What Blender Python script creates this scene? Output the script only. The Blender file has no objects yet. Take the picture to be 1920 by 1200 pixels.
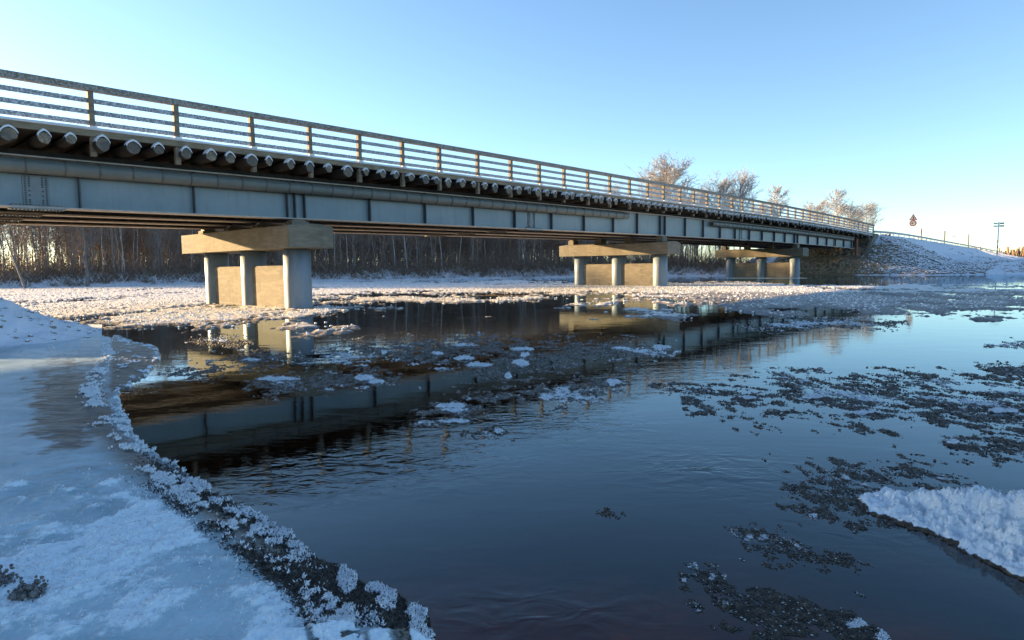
import bpy, math, random
import numpy as np
R_ = math.radians
scene = bpy.context.scene
col = scene.collection

# ------------------------------------------------------------------ camera, sky, sun, exposure
F = 1197.6945; PIT = 0.0819166; ROLL = -0.012; CH = 1.4243; W0, H0 = 1920.0, 1200.0
cr, sr = math.cos(ROLL), math.sin(ROLL)
FW = np.array([0, math.cos(PIT), -math.sin(PIT)])
U0 = np.array([0, math.sin(PIT), math.cos(PIT)]); R0 = np.array([1.0, 0, 0])
RT = R0 * cr + U0 * sr; UP = U0 * cr - R0 * sr
cd = bpy.data.cameras.new('camera'); cam = bpy.data.objects.new('camera', cd); col.objects.link(cam)
from mathutils import Matrix, Vector
M = Matrix(((RT[0], UP[0], -FW[0], 0), (RT[1], UP[1], -FW[1], 0), (RT[2], UP[2], -FW[2], CH), (0, 0, 0, 1)))
cam.matrix_world = M
cd.sensor_width = 36.0; cd.lens = F / W0 * 36.0; cd.clip_start = 0.05; cd.clip_end = 5000
scene.camera = cam

SUN_EL = 9.0; SUN_AZ = -68.0       # azimuth clockwise from +Y
w = bpy.data.worlds.new('World'); scene.world = w; w.use_nodes = True
nt = w.node_tree; nt.nodes.clear()
sky = nt.nodes.new('ShaderNodeTexSky'); sky.sky_type = 'NISHITA'; sky.sun_disc = False
sky.sun_elevation = R_(SUN_EL); sky.sun_rotation = R_(SUN_AZ)
sky.altitude = 2000; sky.air_density = 1.0; sky.dust_density = 1.5; sky.ozone_density = 1.5
bg = nt.nodes.new('ShaderNodeBackground'); bg.inputs[1].default_value = 0.075
wo = nt.nodes.new('ShaderNodeOutputWorld')
tint = nt.nodes.new('ShaderNodeMix'); tint.data_type = 'RGBA'; tint.blend_type = 'MULTIPLY'; tint.inputs[0].default_value = 1.0
tint.inputs[7].default_value = (0.91, 1.0, 1.07, 1)          # clear, cold winter air
nt.links.new(sky.outputs[0], tint.inputs[6]); nt.links.new(tint.outputs[2], bg.inputs[0]); nt.links.new(bg.outputs[0], wo.inputs[0])
sl = bpy.data.lights.new('sun', 'SUN'); sun = bpy.data.objects.new('sun', sl); col.objects.link(sun)
sl.energy = 5.0; sl.angle = R_(0.5); sl.color = (1.0, 0.68, 0.34)
sdir = Vector((math.sin(R_(SUN_AZ)) * math.cos(R_(SUN_EL)), math.cos(R_(SUN_AZ)) * math.cos(R_(SUN_EL)), math.sin(R_(SUN_EL))))
sun.rotation_euler = sdir.to_track_quat('Z', 'Y').to_euler()
vs = scene.view_settings; vs.view_transform = 'Standard'; vs.look = 'None'; vs.gamma = 1; vs.exposure = 2.3
vs.use_curve_mapping = False
scene.cycles.max_bounces = 8; scene.cycles.transparent_max_bounces = 12
scene.cycles.caustics_reflective = False; scene.cycles.caustics_refractive = False

# ------------------------------------------------------------------ frames of reference
PHI = 0.7247368
BU = np.array([math.sin(PHI), math.cos(PHI), 0.0]); BV = np.array([-math.cos(PHI), math.sin(PHI), 0.0])
BO = np.array([-11.559135, 18.26049, 0.0])
def B(s, v, z): return BO + BU * s + BV * v + np.array([0, 0, z])
def zr(s):                                   # height of the railing top along the bridge
    t = max(s, -36) / 43.822 - 1
    return 6.9134 + .07703 * t - .28558 * t * t - .07167 * t ** 3
def G(px, py, z=0.0):                        # point of a horizontal plane seen at a photo position
    px = np.asarray(px, float); py = np.asarray(py, float)
    a = (px - 960) / F; b = -(py - 600) / F
    dx = FW[0] + RT[0] * a + UP[0] * b; dy = FW[1] + RT[1] * a + UP[1] * b; dz = FW[2] + RT[2] * a + UP[2] * b
    t = (z - CH) / dz
    return dx * t, dy * t

# ------------------------------------------------------------------ noise (numpy)
def _h(ix, iy, seed):
    h = (ix.astype(np.int64) * 374761393 + iy.astype(np.int64) * 668265263 + seed * 974634777) & 0xffffffff
    h = ((h ^ (h >> 13)) * 1274126177) & 0xffffffff
    return ((h ^ (h >> 16)) & 0xffff) / 65535.0
def vn(x, y, seed=0):
    ix = np.floor(x); iy = np.floor(y); fx = x - ix; fy = y - iy
    fx = fx * fx * (3 - 2 * fx); fy = fy * fy * (3 - 2 * fy)
    a = _h(ix, iy, seed); b = _h(ix + 1, iy, seed); c = _h(ix, iy + 1, seed); d = _h(ix + 1, iy + 1, seed)
    return (a * (1 - fx) + b * fx) * (1 - fy) + (c * (1 - fx) + d * fx) * fy
def fbm(x, y, oct=4, seed=0, gain=.5):
    r = 0; a = 1; t = 0; ca, sa = .8, .6
    for o in range(oct):
        r = r + a * vn(x, y, seed + o * 17); t += a; a *= gain
        x, y = (x * ca - y * sa) * 2.03 + 5.1, (x * sa + y * ca) * 2.03 + 1.7
    return r / t
def sst(a, b, x):
    t = np.clip((x - a) / (b - a), 0, 1); return t * t * (3 - 2 * t)
def seg_dist(px, py, poly, closed=True):
    d = np.full(px.shape, 1e9); n = len(poly)
    for i in range(n if closed else n - 1):
        x0, y0 = poly[i]; x1, y1 = poly[(i + 1) % n]
        ex, ey = x1 - x0, y1 - y0
        t = np.clip(((px - x0) * ex + (py - y0) * ey) / (ex * ex + ey * ey + 1e-12), 0, 1)
        d = np.minimum(d, np.hypot(px - x0 - t * ex, py - y0 - t * ey))
    return d
def inside(px, py, poly):
    r = np.zeros(px.shape, bool); n = len(poly)
    for i in range(n):
        x0, y0 = poly[i]; x1, y1 = poly[(i + 1) % n]
        if y0 == y1: continue
        c = ((y0 > py) != (y1 > py)) & (px < (x1 - x0) * (py - y0) / (y1 - y0) + x0)
        r ^= c
    return r
def sdist(px, py, poly):                     # positive inside
    d = seg_dist(px, py, poly); return np.where(inside(px, py, poly), d, -d)

# ------------------------------------------------------------------ materials
def mat(name):
    m = bpy.data.materials.new(name); m.use_nodes = True
    nt = m.node_tree; b = nt.nodes['Principled BSDF']; return m, nt, b
def N(nt, t, **k):
    n = nt.nodes.new(t)
    for a, v in k.items():
        if a.startswith('i_'): n.inputs[a[2:].replace('_', ' ')].default_value = v
        else: setattr(n, a, v)
    return n
def noise(nt, scale, detail=5, vec=None, rough=.6, dist=0):
    n = N(nt, 'ShaderNodeTexNoise'); n.inputs['Scale'].default_value = scale; n.inputs['Detail'].default_value = detail
    n.inputs['Roughness'].default_value = rough; n.inputs['Distortion'].default_value = dist
    if vec is not None: nt.links.new(vec, n.inputs['Vector'])
    return n.outputs['Fac']
def coords(nt, sc=(1, 1, 1), world=False):
    m = N(nt, 'ShaderNodeMapping'); m.inputs['Scale'].default_value = sc
    if world:
        g = N(nt, 'ShaderNodeNewGeometry'); nt.links.new(g.outputs['Position'], m.inputs['Vector'])
    else:
        t = N(nt, 'ShaderNodeTexCoord'); nt.links.new(t.outputs['Object'], m.inputs['Vector'])
    return m.outputs[0]
def ramp(nt, fac, stops):
    r = N(nt, 'ShaderNodeValToRGB'); nt.links.new(fac, r.inputs[0])
    e = r.color_ramp.elements
    while len(e) < len(stops): e.new(.5)
    for i, (p, c) in enumerate(stops):
        e[i].position = p; e[i].color = (c, c, c, 1) if isinstance(c, (int, float)) else (*c, 1)
    return r.outputs[0]
def mix(nt, fac, a, b):
    m = N(nt, 'ShaderNodeMix', data_type='RGBA')
    for sock, v in ((m.inputs[0], fac), (m.inputs[6], a), (m.inputs[7], b)):
        if isinstance(v, tuple): sock.default_value = (*v, 1)
        elif isinstance(v, (int, float)): sock.default_value = v
        else: nt.links.new(v, sock)
    return m.outputs[2]
def math_(nt, op, a, b=0.0, clamp=False):
    m = N(nt, 'ShaderNodeMath', operation=op, use_clamp=clamp)
    for s, v in ((m.inputs[0], a), (m.inputs[1], b)):
        if isinstance(v, (int, float)): s.default_value = v
        else: nt.links.new(v, s)
    return m.outputs[0]
def bump(nt, b, h, strength=.3, dist=.02):
    n = N(nt, 'ShaderNodeBump'); n.inputs['Strength'].default_value = strength; n.inputs['Distance'].default_value = dist
    nt.links.new(h, n.inputs['Height']); nt.links.new(n.outputs[0], b.inputs['Normal']); return n
def L(nt, a, b): nt.links.new(a, b)
def upness(nt):                              # world normal z: how level the surface lies (where snow can rest)
    g = N(nt, 'ShaderNodeNewGeometry'); s = N(nt, 'ShaderNodeSeparateXYZ'); L(nt, g.outputs['Normal'], s.inputs[0]); return s.outputs[2]
MT = {}
def simple(key, c1, c2, scale, rough=.7, metal=0, bs=.3, bd=.01, stretch=(1, 1, 1), lo=.35, hi=.65, frost=0, bscale=None, spec=.5):
    m, nt, b = mat(key); v = coords(nt, stretch, True)
    n = noise(nt, scale, 6, v); c = mix(nt, ramp(nt, n, [(lo, 0.0), (hi, 1.0)]), c1, c2)
    if frost:
        n2 = noise(nt, scale * 6, 4, v); c = mix(nt, math_(nt, 'MULTIPLY', ramp(nt, n2, [(.45, 0.0), (.6, 1.0)]), frost), c, (.62, .66, .72))
    L(nt, c, b.inputs['Base Color']); b.inputs['Roughness'].default_value = rough; b.inputs['Metallic'].default_value = metal
    b.inputs['Specular IOR Level'].default_value = spec
    bump(nt, b, noise(nt, (bscale or scale * 4), 5, v), bs, bd); MT[key] = m; return m
SW = (.66, .68, .72)
# weathered steel paint with streaks running down
m, nt, b = mat('grey_steel_paint'); v = coords(nt, (1, 1, 1), True)
n1 = noise(nt, .8, 4, v); n2 = noise(nt, 1.0, 5, coords(nt, (6, 6, .5), True)); n3 = noise(nt, 14, 6, v)
c = mix(nt, ramp(nt, n1, [(.35, 0.0), (.65, 1.0)]), (.125, .185, .22), (.165, .225, .26))
c = mix(nt, math_(nt, 'MULTIPLY', ramp(nt, n2, [(.5, 0.0), (.75, 1.0)]), .35), c, (.09, .10, .11))
c = mix(nt, math_(nt, 'MULTIPLY', ramp(nt, n3, [(.66, 0.0), (.72, 1.0)]), .5), c, (.16, .10, .07))
L(nt, c, b.inputs['Base Color']); b.inputs['Roughness'].default_value = .45; bump(nt, b, n1, .25, .03); MT['steel'] = m
simple('dark_steel', (.12, .11, .10), (.20, .18, .16), 3, .55)
MT['dark_steel'] = MT.pop('dark_steel')
simple('gutter_zinc', (.095, .112, .108), (.13, .145, .138), 2.5, .5, bs=.15, lo=.3, hi=.7)
simple('band_dark', (.06, .06, .06), (.1, .1, .09), 8, .6)
simple('flange_steel', (.30, .27, .24), (.42, .36, .31), 4, .6)
simple('old_timber', (.14, .115, .085), (.25, .205, .15), 3, .85, stretch=(1.2, 1.2, 6), bs=.5)
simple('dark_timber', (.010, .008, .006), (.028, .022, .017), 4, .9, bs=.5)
simple('rail_timber', (.13, .11, .08), (.22, .19, .14), 3.5, .85, frost=.4, bs=.5)
simple('frosted_rail', (.17, .17, .17), (.27, .28, .29), 3.5, .85, frost=.9, bs=.5)
simple('fascia_board', (.16, .125, .08), (.26, .205, .135), 2.2, .85, stretch=(1, 1, 4), frost=.0, bs=.4)
# log ends: concentric rings and cracks
m, nt, b = mat('log_end'); v = coords(nt, (1, 1, 1), True)
n1 = noise(nt, 1.3, 2, v); n2 = noise(nt, 18, 6, v); n3 = noise(nt, 45, 3, v)
c = mix(nt, ramp(nt, n1, [(.4, 0.0), (.6, 1.0)]), (.10, .095, .085), (.27, .225, .16))
c = mix(nt, ramp(nt, n2, [(.45, 0.0), (.62, 1.0)]), c, (.12, .105, .085))
c = mix(nt, math_(nt, 'MULTIPLY', ramp(nt, n3, [(.58, 0.0), (.66, 1.0)]), .12), c, (.5, .52, .54))
L(nt, c, b.inputs['Base Color']); b.inputs['Roughness'].default_value = .9; bump(nt, b, n2, .6, .02); MT['log_end'] = m
# concrete
m, nt, b = mat('concrete'); v = coords(nt, (1, 1, 1), True)
n1 = noise(nt, .9, 5, v); n2 = noise(nt, 1.2, 5, coords(nt, (4, 4, .4), True)); n3 = noise(nt, 22, 6, v); n4 = noise(nt, 1.6, 3, coords(nt, (1, 1, 5), True))
c = mix(nt, ramp(nt, n1, [(.3, 0.0), (.7, 1.0)]), (.128, .112, .085), (.185, .165, .126))
c = mix(nt, math_(nt, 'MULTIPLY', ramp(nt, n2, [(.52, 0.0), (.7, 1.0)]), .45), c, (.08, .078, .066))
c = mix(nt, math_(nt, 'MULTIPLY', ramp(nt, n3, [(.58, 0.0), (.7, 1.0)]), .5), c, (.12, .11, .09))
c = mix(nt, math_(nt, 'MULTIPLY', ramp(nt, n4, [(.5, 0.0), (.6, 1.0)]), .45), c, (.25, .225, .18))
L(nt, c, b.inputs['Base Color']); b.inputs['Roughness'].default_value = .9; bump(nt, b, n3, .35, .02); MT['concrete'] = m
simple('column_paint', (.13, .175, .22), (.175, .22, .265), 1.5, .5, stretch=(3, 3, .6), bs=.08)
# snow
m, nt, b = mat('snow'); v = coords(nt, (1, 1, 1), True)
n1 = noise(nt, 1.7, 6, v); n2 = noise(nt, 30, 4, v)
c = mix(nt, n1, (.62, .65, .70), (.74, .76, .79)); L(nt, c, b.inputs['Base Color']); b.inputs['Roughness'].default_value = .8
bump(nt, b, math_(nt, 'ADD', n1, math_(nt, 'MULTIPLY', n2, .15)), .6, .08); MT['snow'] = m
# stones carrying snow on their level faces
def stone(key, c1, c2, thr):
    m, nt, b = mat(key); v = coords(nt, (1, 1, 1), True); n1 = noise(nt, 2.2, 5, v); n2 = noise(nt, 9, 4, v)
    c = mix(nt, ramp(nt, n1, [(.4, 0.0), (.6, 1.0)]), c1, c2)
    f = math_(nt, 'ADD', upness(nt), math_(nt, 'MULTIPLY', math_(nt, 'SUBTRACT', n2, .5), .9))
    c = mix(nt, ramp(nt, f, [(thr, 0.0), (thr + .12, 1.0)]), c, SW)
    L(nt, c, b.inputs['Base Color']); b.inputs['Roughness'].default_value = .9; bump(nt, b, n2, .6, .04); MT[key] = m
stone('snowy_stone', (.11, .10, .09), (.24, .21, .18), .42)
stone('bare_stone', (.16, .13, .09), (.34, .28, .2), .93)
simple('bark', (.07, .058, .048), (.15, .125, .10), 8, .95, frost=.35, bs=.6)
simple('twig_bark', (.15, .11, .08), (.28, .21, .155), 5, .95, frost=.25, bs=.2)
simple('frosty_twig', (.22, .195, .19), (.36, .34, .34), 5, .95, frost=.5, bs=.2)
m, nt, b = mat('birch_bark'); v = coords(nt, (1, 1, 3), True); n1 = noise(nt, 5, 4, v)
c = mix(nt, ramp(nt, n1, [(.5, 0.0), (.6, 1.0)]), (.42, .40, .37), (.09, .08, .07)); L(nt, c, b.inputs['Base Color']); b.inputs['Roughness'].default_value = .8; MT['birch'] = m
simple('brush', (.14, .105, .078), (.29, .22, .165), 2, .95, bs=.2)
# ground: snow, with brown earth where the attribute says bare
m, nt, b = mat('snow_ground'); v = coords(nt, (1, 1, 1), True)
a = N(nt, 'ShaderNodeVertexColor', layer_name='bare'); sp = N(nt, 'ShaderNodeSeparateColor'); L(nt, a.outputs[0], sp.inputs[0])
n1 = noise(nt, .7, 8, v, .7); n2 = noise(nt, 5, 5, v)
e = mix(nt, n2, (.13, .09, .05), (.34, .26, .16))
f = math_(nt, 'SUBTRACT', math_(nt, 'ADD', sp.outputs[0], math_(nt, 'MULTIPLY', n1, .8)), .4)
fr = ramp(nt, f, [(.42, 0.0), (.55, 1.0)])
c = mix(nt, fr, SW, e); L(nt, c, b.inputs['Base Color']); b.inputs['Roughness'].default_value = .9
bump(nt, b, math_(nt, 'ADD', noise(nt, 1.2, 8, v, .65), math_(nt, 'MULTIPLY', n2, .2)), .9, .25); MT['ground'] = m
simple('asphalt', (.05, .05, .05), (.3, .31, .33), 1.5, .9)
# river bed
m, nt, b = mat('river_bed'); v = coords(nt, (1, 1, 1), True)
n1 = noise(nt, 1.6, 5, v, .6, .4); vo = N(nt, 'ShaderNodeTexVoronoi'); vo.inputs['Scale'].default_value = 7; L(nt, v, vo.inputs['Vector'])
c = mix(nt, ramp(nt, n1, [(.42, 0.0), (.62, 1.0)]), (.34, .11, .06), (.98, .50, .18))
c = mix(nt, ramp(nt, vo.outputs['Distance'], [(.1, 0.0), (.5, .4)]), c, (.04, .028, .02))
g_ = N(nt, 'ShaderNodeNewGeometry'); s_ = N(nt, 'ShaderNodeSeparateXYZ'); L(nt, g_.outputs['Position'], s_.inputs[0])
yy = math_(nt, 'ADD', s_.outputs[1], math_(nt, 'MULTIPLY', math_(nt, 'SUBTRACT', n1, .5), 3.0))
c = mix(nt, ramp(nt, math_(nt, 'MULTIPLY', yy, .1), [(.26, 0.0), (.42, 1.0)]), c, (.008, .006, .005))      # gravel by the shore, farther out the dimming of deep water is painted on
L(nt, c, b.inputs['Base Color']); b.inputs['Roughness'].default_value = .9; MT['bed'] = m
# water: Fresnel mix of a mirror and a peat-tinted clear body
m, nt, b = mat('river_water'); nt.nodes.remove(b); out = nt.nodes['Material Output']
v = coords(nt, (1, 1, 1), True)
calm = noise(nt, 1.3, 4, coords(nt, (1.0, 1.8, 1), True), .5, .5)
small = noise(nt, 9, 4, coords(nt, (.7, 2.0, 1), True), .55, .6)
def wellipse(px, py, ex, ey, amp):
    cx, cy = G(px, py); x1, _ = G(px + ex, py); _, y1 = G(px, py - ey)
    mp = N(nt, 'ShaderNodeMapping', vector_type='TEXTURE'); mp.inputs['Location'].default_value = (float(cx), float(cy), 0)
    mp.inputs['Scale'].default_value = (abs(float(x1 - cx)), abs(float(y1 - cy)), 1)
    g = N(nt, 'ShaderNodeNewGeometry'); L(nt, g.outputs['Position'], mp.inputs['Vector'])
    gr = N(nt, 'ShaderNodeTexGradient', gradient_type='QUADRATIC_SPHERE'); L(nt, mp.outputs[0], gr.inputs[0])
    return math_(nt, 'MULTIPLY', gr.outputs['Fac'], amp)
chop = None
for a_ in ((720, 880, 420, 60, 2.2), (560, 925, 240, 50, 1.4), (1000, 800, 420, 50, 1.6), (1330, 880, 330, 70, 1.7), (1250, 700, 420, 50, .7), (1000, 1150, 420, 90, 2.0), (1650, 1000, 500, 90, .6)):
    q = wellipse(*a_); chop = q if chop is None else math_(nt, 'ADD', chop, q)
hgt = math_(nt, 'ADD', math_(nt, 'MULTIPLY', calm, .10), math_(nt, 'MULTIPLY', small, .012))
chopn = noise(nt, 6.0, 2, coords(nt, (.8, 1.25, 1), True), .5, .8)
hgt = math_(nt, 'ADD', hgt, math_(nt, 'MULTIPLY', math_(nt, 'MULTIPLY', chopn, chop), .26))
bp = N(nt, 'ShaderNodeBump'); bp.inputs['Strength'].default_value = 1.0; bp.inputs['Distance'].default_value = .022; L(nt, hgt, bp.inputs['Height'])
gl = N(nt, 'ShaderNodeBsdfGlossy'); gl.inputs['Roughness'].default_value = .0; gl.inputs['Color'].default_value = (.80, .93, 1, 1); L(nt, bp.outputs[0], gl.inputs['Normal'])
tr = N(nt, 'ShaderNodeBsdfTransparent'); tr.inputs['Color'].default_value = (.85, .48, .30, 1)
fz = N(nt, 'ShaderNodeFresnel'); fz.inputs['IOR'].default_value = 1.40; L(nt, bp.outputs[0], fz.inputs['Normal'])
ms = N(nt, 'ShaderNodeMixShader'); L(nt, fz.outputs[0], ms.inputs[0]); L(nt, tr.outputs[0], ms.inputs[1]); L(nt, gl.outputs[0], ms.inputs[2])
L(nt, ms.outputs[0], out.inputs[0]); MT['water'] = m
# shelf ice: attribute zone = (frost, thin dark ice, coarse crystals)
m, nt, b = mat('shelf_ice'); v = coords(nt, (1, 1, 1), True)
a = N(nt, 'ShaderNodeVertexColor', layer_name='zone'); sp = N(nt, 'ShaderNodeSeparateColor'); L(nt, a.outputs[0], sp.inputs[0])
n1 = noise(nt, 1.6, 5, coords(nt, (1, 1.6, 1), True), .55, .4); n2 = noise(nt, 60, 4, v); n3 = noise(nt, 6, 5, coords(nt, (.6, 3.2, 1), True), .6, .8)
ice = mix(nt, ramp(nt, n1, [(.3, 0.0), (.7, 1.0)]), (.21, .31, .35), (.42, .53, .58))
thin = mix(nt, ramp(nt, n3, [(.4, 0.0), (.6, 1.0)]), (.03, .026, .022), (.22, .205, .18))
c = mix(nt, sp.outputs[1], ice, thin)
dk = mix(nt, ramp(nt, n2, [(.42, 0.0), (.6, 1.0)]), (.035, .03, .022), (.17, .15, .12))
c = mix(nt, sp.outputs[2], c, dk)
fr = ramp(nt, math_(nt, 'ADD', sp.outputs[0], math_(nt, 'MULTIPLY', math_(nt, 'SUBTRACT', n2, .5), .5)), [(.42, 0.0), (.62, 1.0)])
c = mix(nt, fr, c, (.64, .73, .77)); L(nt, c, b.inputs['Base Color'])
r = N(nt, 'ShaderNodeMapRange'); r.inputs['To Min'].default_value = .28; r.inputs['To Max'].default_value = .85; L(nt, fr, r.inputs[0]); L(nt, r.outputs[0], b.inputs['Roughness'])
hh = math_(nt, 'ADD', math_(nt, 'MULTIPLY', n3, .5), math_(nt, 'MULTIPLY', n2, .12)); bump(nt, b, hh, .5, .02); b.inputs['IOR'].default_value = 1.31; MT['shelf'] = m
# drift ice / slush: attribute zone.R = frost on top
def slush(key, dark1, dark2, white):
    m, nt, b = mat(key); v = coords(nt, (1, 1, 1), True)
    a = N(nt, 'ShaderNodeVertexColor', layer_name='zone'); sp = N(nt, 'ShaderNodeSeparateColor'); L(nt, a.outputs[0], sp.inputs[0])
    n2 = noise(nt, 28, 4, v); n1 = noise(nt, 4, 4, v)
    c = mix(nt, ramp(nt, n2, [(.4, 0.0), (.65, 1.0)]), dark1, dark2)
    fr = ramp(nt, math_(nt, 'ADD', sp.outputs[0], math_(nt, 'MULTIPLY', math_(nt, 'SUBTRACT', n2, .5), .7)), [(.4, 0.0), (.62, 1.0)])
    c = mix(nt, fr, c, white); L(nt, c, b.inputs['Base Color']); b.inputs['Roughness'].default_value = .55
    bump(nt, b, math_(nt, 'ADD', n2, n1), .6, .03); MT[key] = m
slush('slush_dark', (.018, .014, .010), (.085, .068, .050), (.50, .56, .62))
slush('slush_grey', (.045, .04, .034), (.16, .145, .125), (.52, .58, .63))
slush('slush_pale', (.10, .085, .07), (.28, .25, .22), (.66, .64, .60))
slush('floe_snow', (.03, .019, .009), (.085, .055, .028), (.66, .71, .76))
def flat(key, c, rough=.5, metal=0):
    m, nt, b = mat(key); v = coords(nt, (1, 1, 1), True); n = noise(nt, 6, 4, v)
    L(nt, mix(nt, n, tuple(x * .8 for x in c), tuple(min(1, x * 1.1) for x in c)), b.inputs['Base Color']); b.inputs['Roughness'].default_value = rough; b.inputs['Metallic'].default_value = metal; MT[key] = m
simple('splice_paint', (.12, .155, .175), (.15, .19, .21), 3, .5)
simple('steel_shade_tone', (.035, .045, .055), (.06, .075, .085), 3, .5)  # near-black colour stands for the shaded stiffener sides; rivets share it
simple('clod_earth', (.02, .016, .012), (.07, .06, .05), 60, .9, frost=.35, bscale=90)
simple('frost_white', (.72, .76, .80), (.84, .87, .90), 9, .8, bs=.1)
flat('galvanised', (.32, .34, .36), .45, .3); flat('sign_white', (.26, .26, .27)); flat('sign_red', (.14, .04, .05)); flat('sign_black', (.02, .02, .02))
flat('post_white', (.72, .70, .68)); flat('board_pale', (.62, .58, .38)); flat('rust', (.32, .13, .08), .8); flat('far_wood', (.30, .20, .11), .95)

# ------------------------------------------------------------------ mesh helpers
def link(name, verts, faces, m, parent=None, smooth=False, mats=None, fm=None):
    me = bpy.data.meshes.new(name)
    if isinstance(verts, np.ndarray) and isinstance(faces, np.ndarray):
        me.vertices.add(len(verts)); me.vertices.foreach_set('co', verts.astype(np.float32).ravel())
        k = faces.shape[1]; n = len(faces)
        me.loops.add(n * k); me.loops.foreach_set('vertex_index', faces.astype(np.int32).ravel())
        me.polygons.add(n); me.polygons.foreach_set('loop_start', np.arange(0, n * k, k, dtype=np.int32))
        me.update(calc_edges=True)
    else:
        me.from_pydata([tuple(map(float, p)) for p in verts], [], [tuple(map(int, f)) for f in faces])
    for x in (mats or [m]): me.materials.append(x)
    if fm is not None: me.polygons.foreach_set('material_index', np.asarray(fm, dtype=np.int32))
    if smooth: me.polygons.foreach_set('use_smooth', np.ones(len(me.polygons), bool))
    me.update()
    o = bpy.data.objects.new(name, me); col.objects.link(o)
    if parent is not None: o.parent = parent
    return o
class MB:
    def __init__(s): s.v = []; s.f = []; s.m = []
    def add(s, vs, fs, mi=0):
        k = len(s.v); s.v += [np.asarray(p, float) for p in vs]; s.f += [tuple(i + k for i in f) for f in fs]; s.m += [mi] * len(fs)
    def box(s, c, dx, dy, dz, mi=0):                      # centre and three half vectors
        c = np.asarray(c, float); dx, dy, dz = (np.asarray(q, float) for q in (dx, dy, dz))
        P = [c + a * dx + b_ * dy + e * dz for e in (-1, 1) for a, b_ in ((-1, -1), (1, -1), (1, 1), (-1, 1))]
        if np.dot(np.cross(dx, dy), dz) < 0: P = P[4:] + P[:4]
        s.add(P, [(0, 3, 2, 1), (4, 5, 6, 7), (0, 1, 5, 4), (1, 2, 6, 5), (2, 3, 7, 6), (3, 0, 4, 7)], mi)
    def bbox(s, s0, s1, v0, v1, z0, z1, mi=0):            # box in bridge coordinates
        s.box(B((s0 + s1) / 2, (v0 + v1) / 2, (z0 + z1) / 2), BU * (s1 - s0) / 2, BV * (v1 - v0) / 2, (0, 0, (z1 - z0) / 2), mi)
    def sweep(s, ss, prof, closed=True, mi=0, caps=True): # profile (v, dz) carried along the bridge under the railing line
        n = len(prof); P = [B(q, v, zr(q) + dz) for q in ss for v, dz in prof]
        Fc = []
        for i in range(len(ss) - 1):
            for j in range(n if closed else n - 1):
                a = i * n + j; b_ = i * n + (j + 1) % n; Fc.append((a, b_, b_ + n, a + n))
        if caps and closed: Fc += [tuple(range(n))[::-1], tuple(range((len(ss) - 1) * n, len(ss) * n))]
        s.add(P, Fc, mi)
    def tube(s, pts, rad, n=8, mi=0, cap=True):
        pts = [np.asarray(p, float) for p in pts]; k = len(pts); P = []
        for i, p in enumerate(pts):
            t = pts[min(i + 1, k - 1)] - pts[max(i - 1, 0)]; t = t / (np.linalg.norm(t) + 1e-9)
            a = np.cross(t, (0, 0, 1) if abs(t[2]) < .9 else (1, 0, 0)); a /= np.linalg.norm(a); b_ = np.cross(t, a)
            r = rad[i] if hasattr(rad, '__len__') else rad
            P += [p + (a * math.cos(2 * math.pi * j / n) + b_ * math.sin(2 * math.pi * j / n)) * r for j in range(n)]
        Fc = [(i * n + j, i * n + (j + 1) % n, (i + 1) * n + (j + 1) % n, (i + 1) * n + j) for i in range(k - 1) for j in range(n)]
        if cap: Fc += [tuple(range(n))[::-1], tuple(range((k - 1) * n, k * n))]
        s.add(P, Fc, mi)
    def build(s, name, m, parent=None, smooth=False, mats=None):
        return link(name, s.v, s.f, m, parent, smooth, mats, s.m if mats else None)
def tag(o, label=None, cat=None, group=None, kind=None):
    if label: o['label'] = label
    if cat: o['category'] = cat
    if group: o['group'] = group
    if kind: o['kind'] = kind
    return o
def empty(name, loc=(0, 0, 0)):
    o = bpy.data.objects.new(name, None); o.location = tuple(float(x) for x in loc); col.objects.link(o); o.empty_display_size = .3; return o
def own(parent, *objs):                      # keep world-space meshes in place below an empty
    for o in objs:
        me = o.data; off = Vector(parent.location); me.transform(Matrix.Translation(-off)); o.parent = parent
def vcol(o, name, rgb):
    ca = o.data.color_attributes.new(name, 'FLOAT_COLOR', 'POINT'); a = np.ones((len(rgb), 4), np.float32); a[:, :3] = rgb
    ca.data.foreach_set('color', a.ravel())

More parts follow.
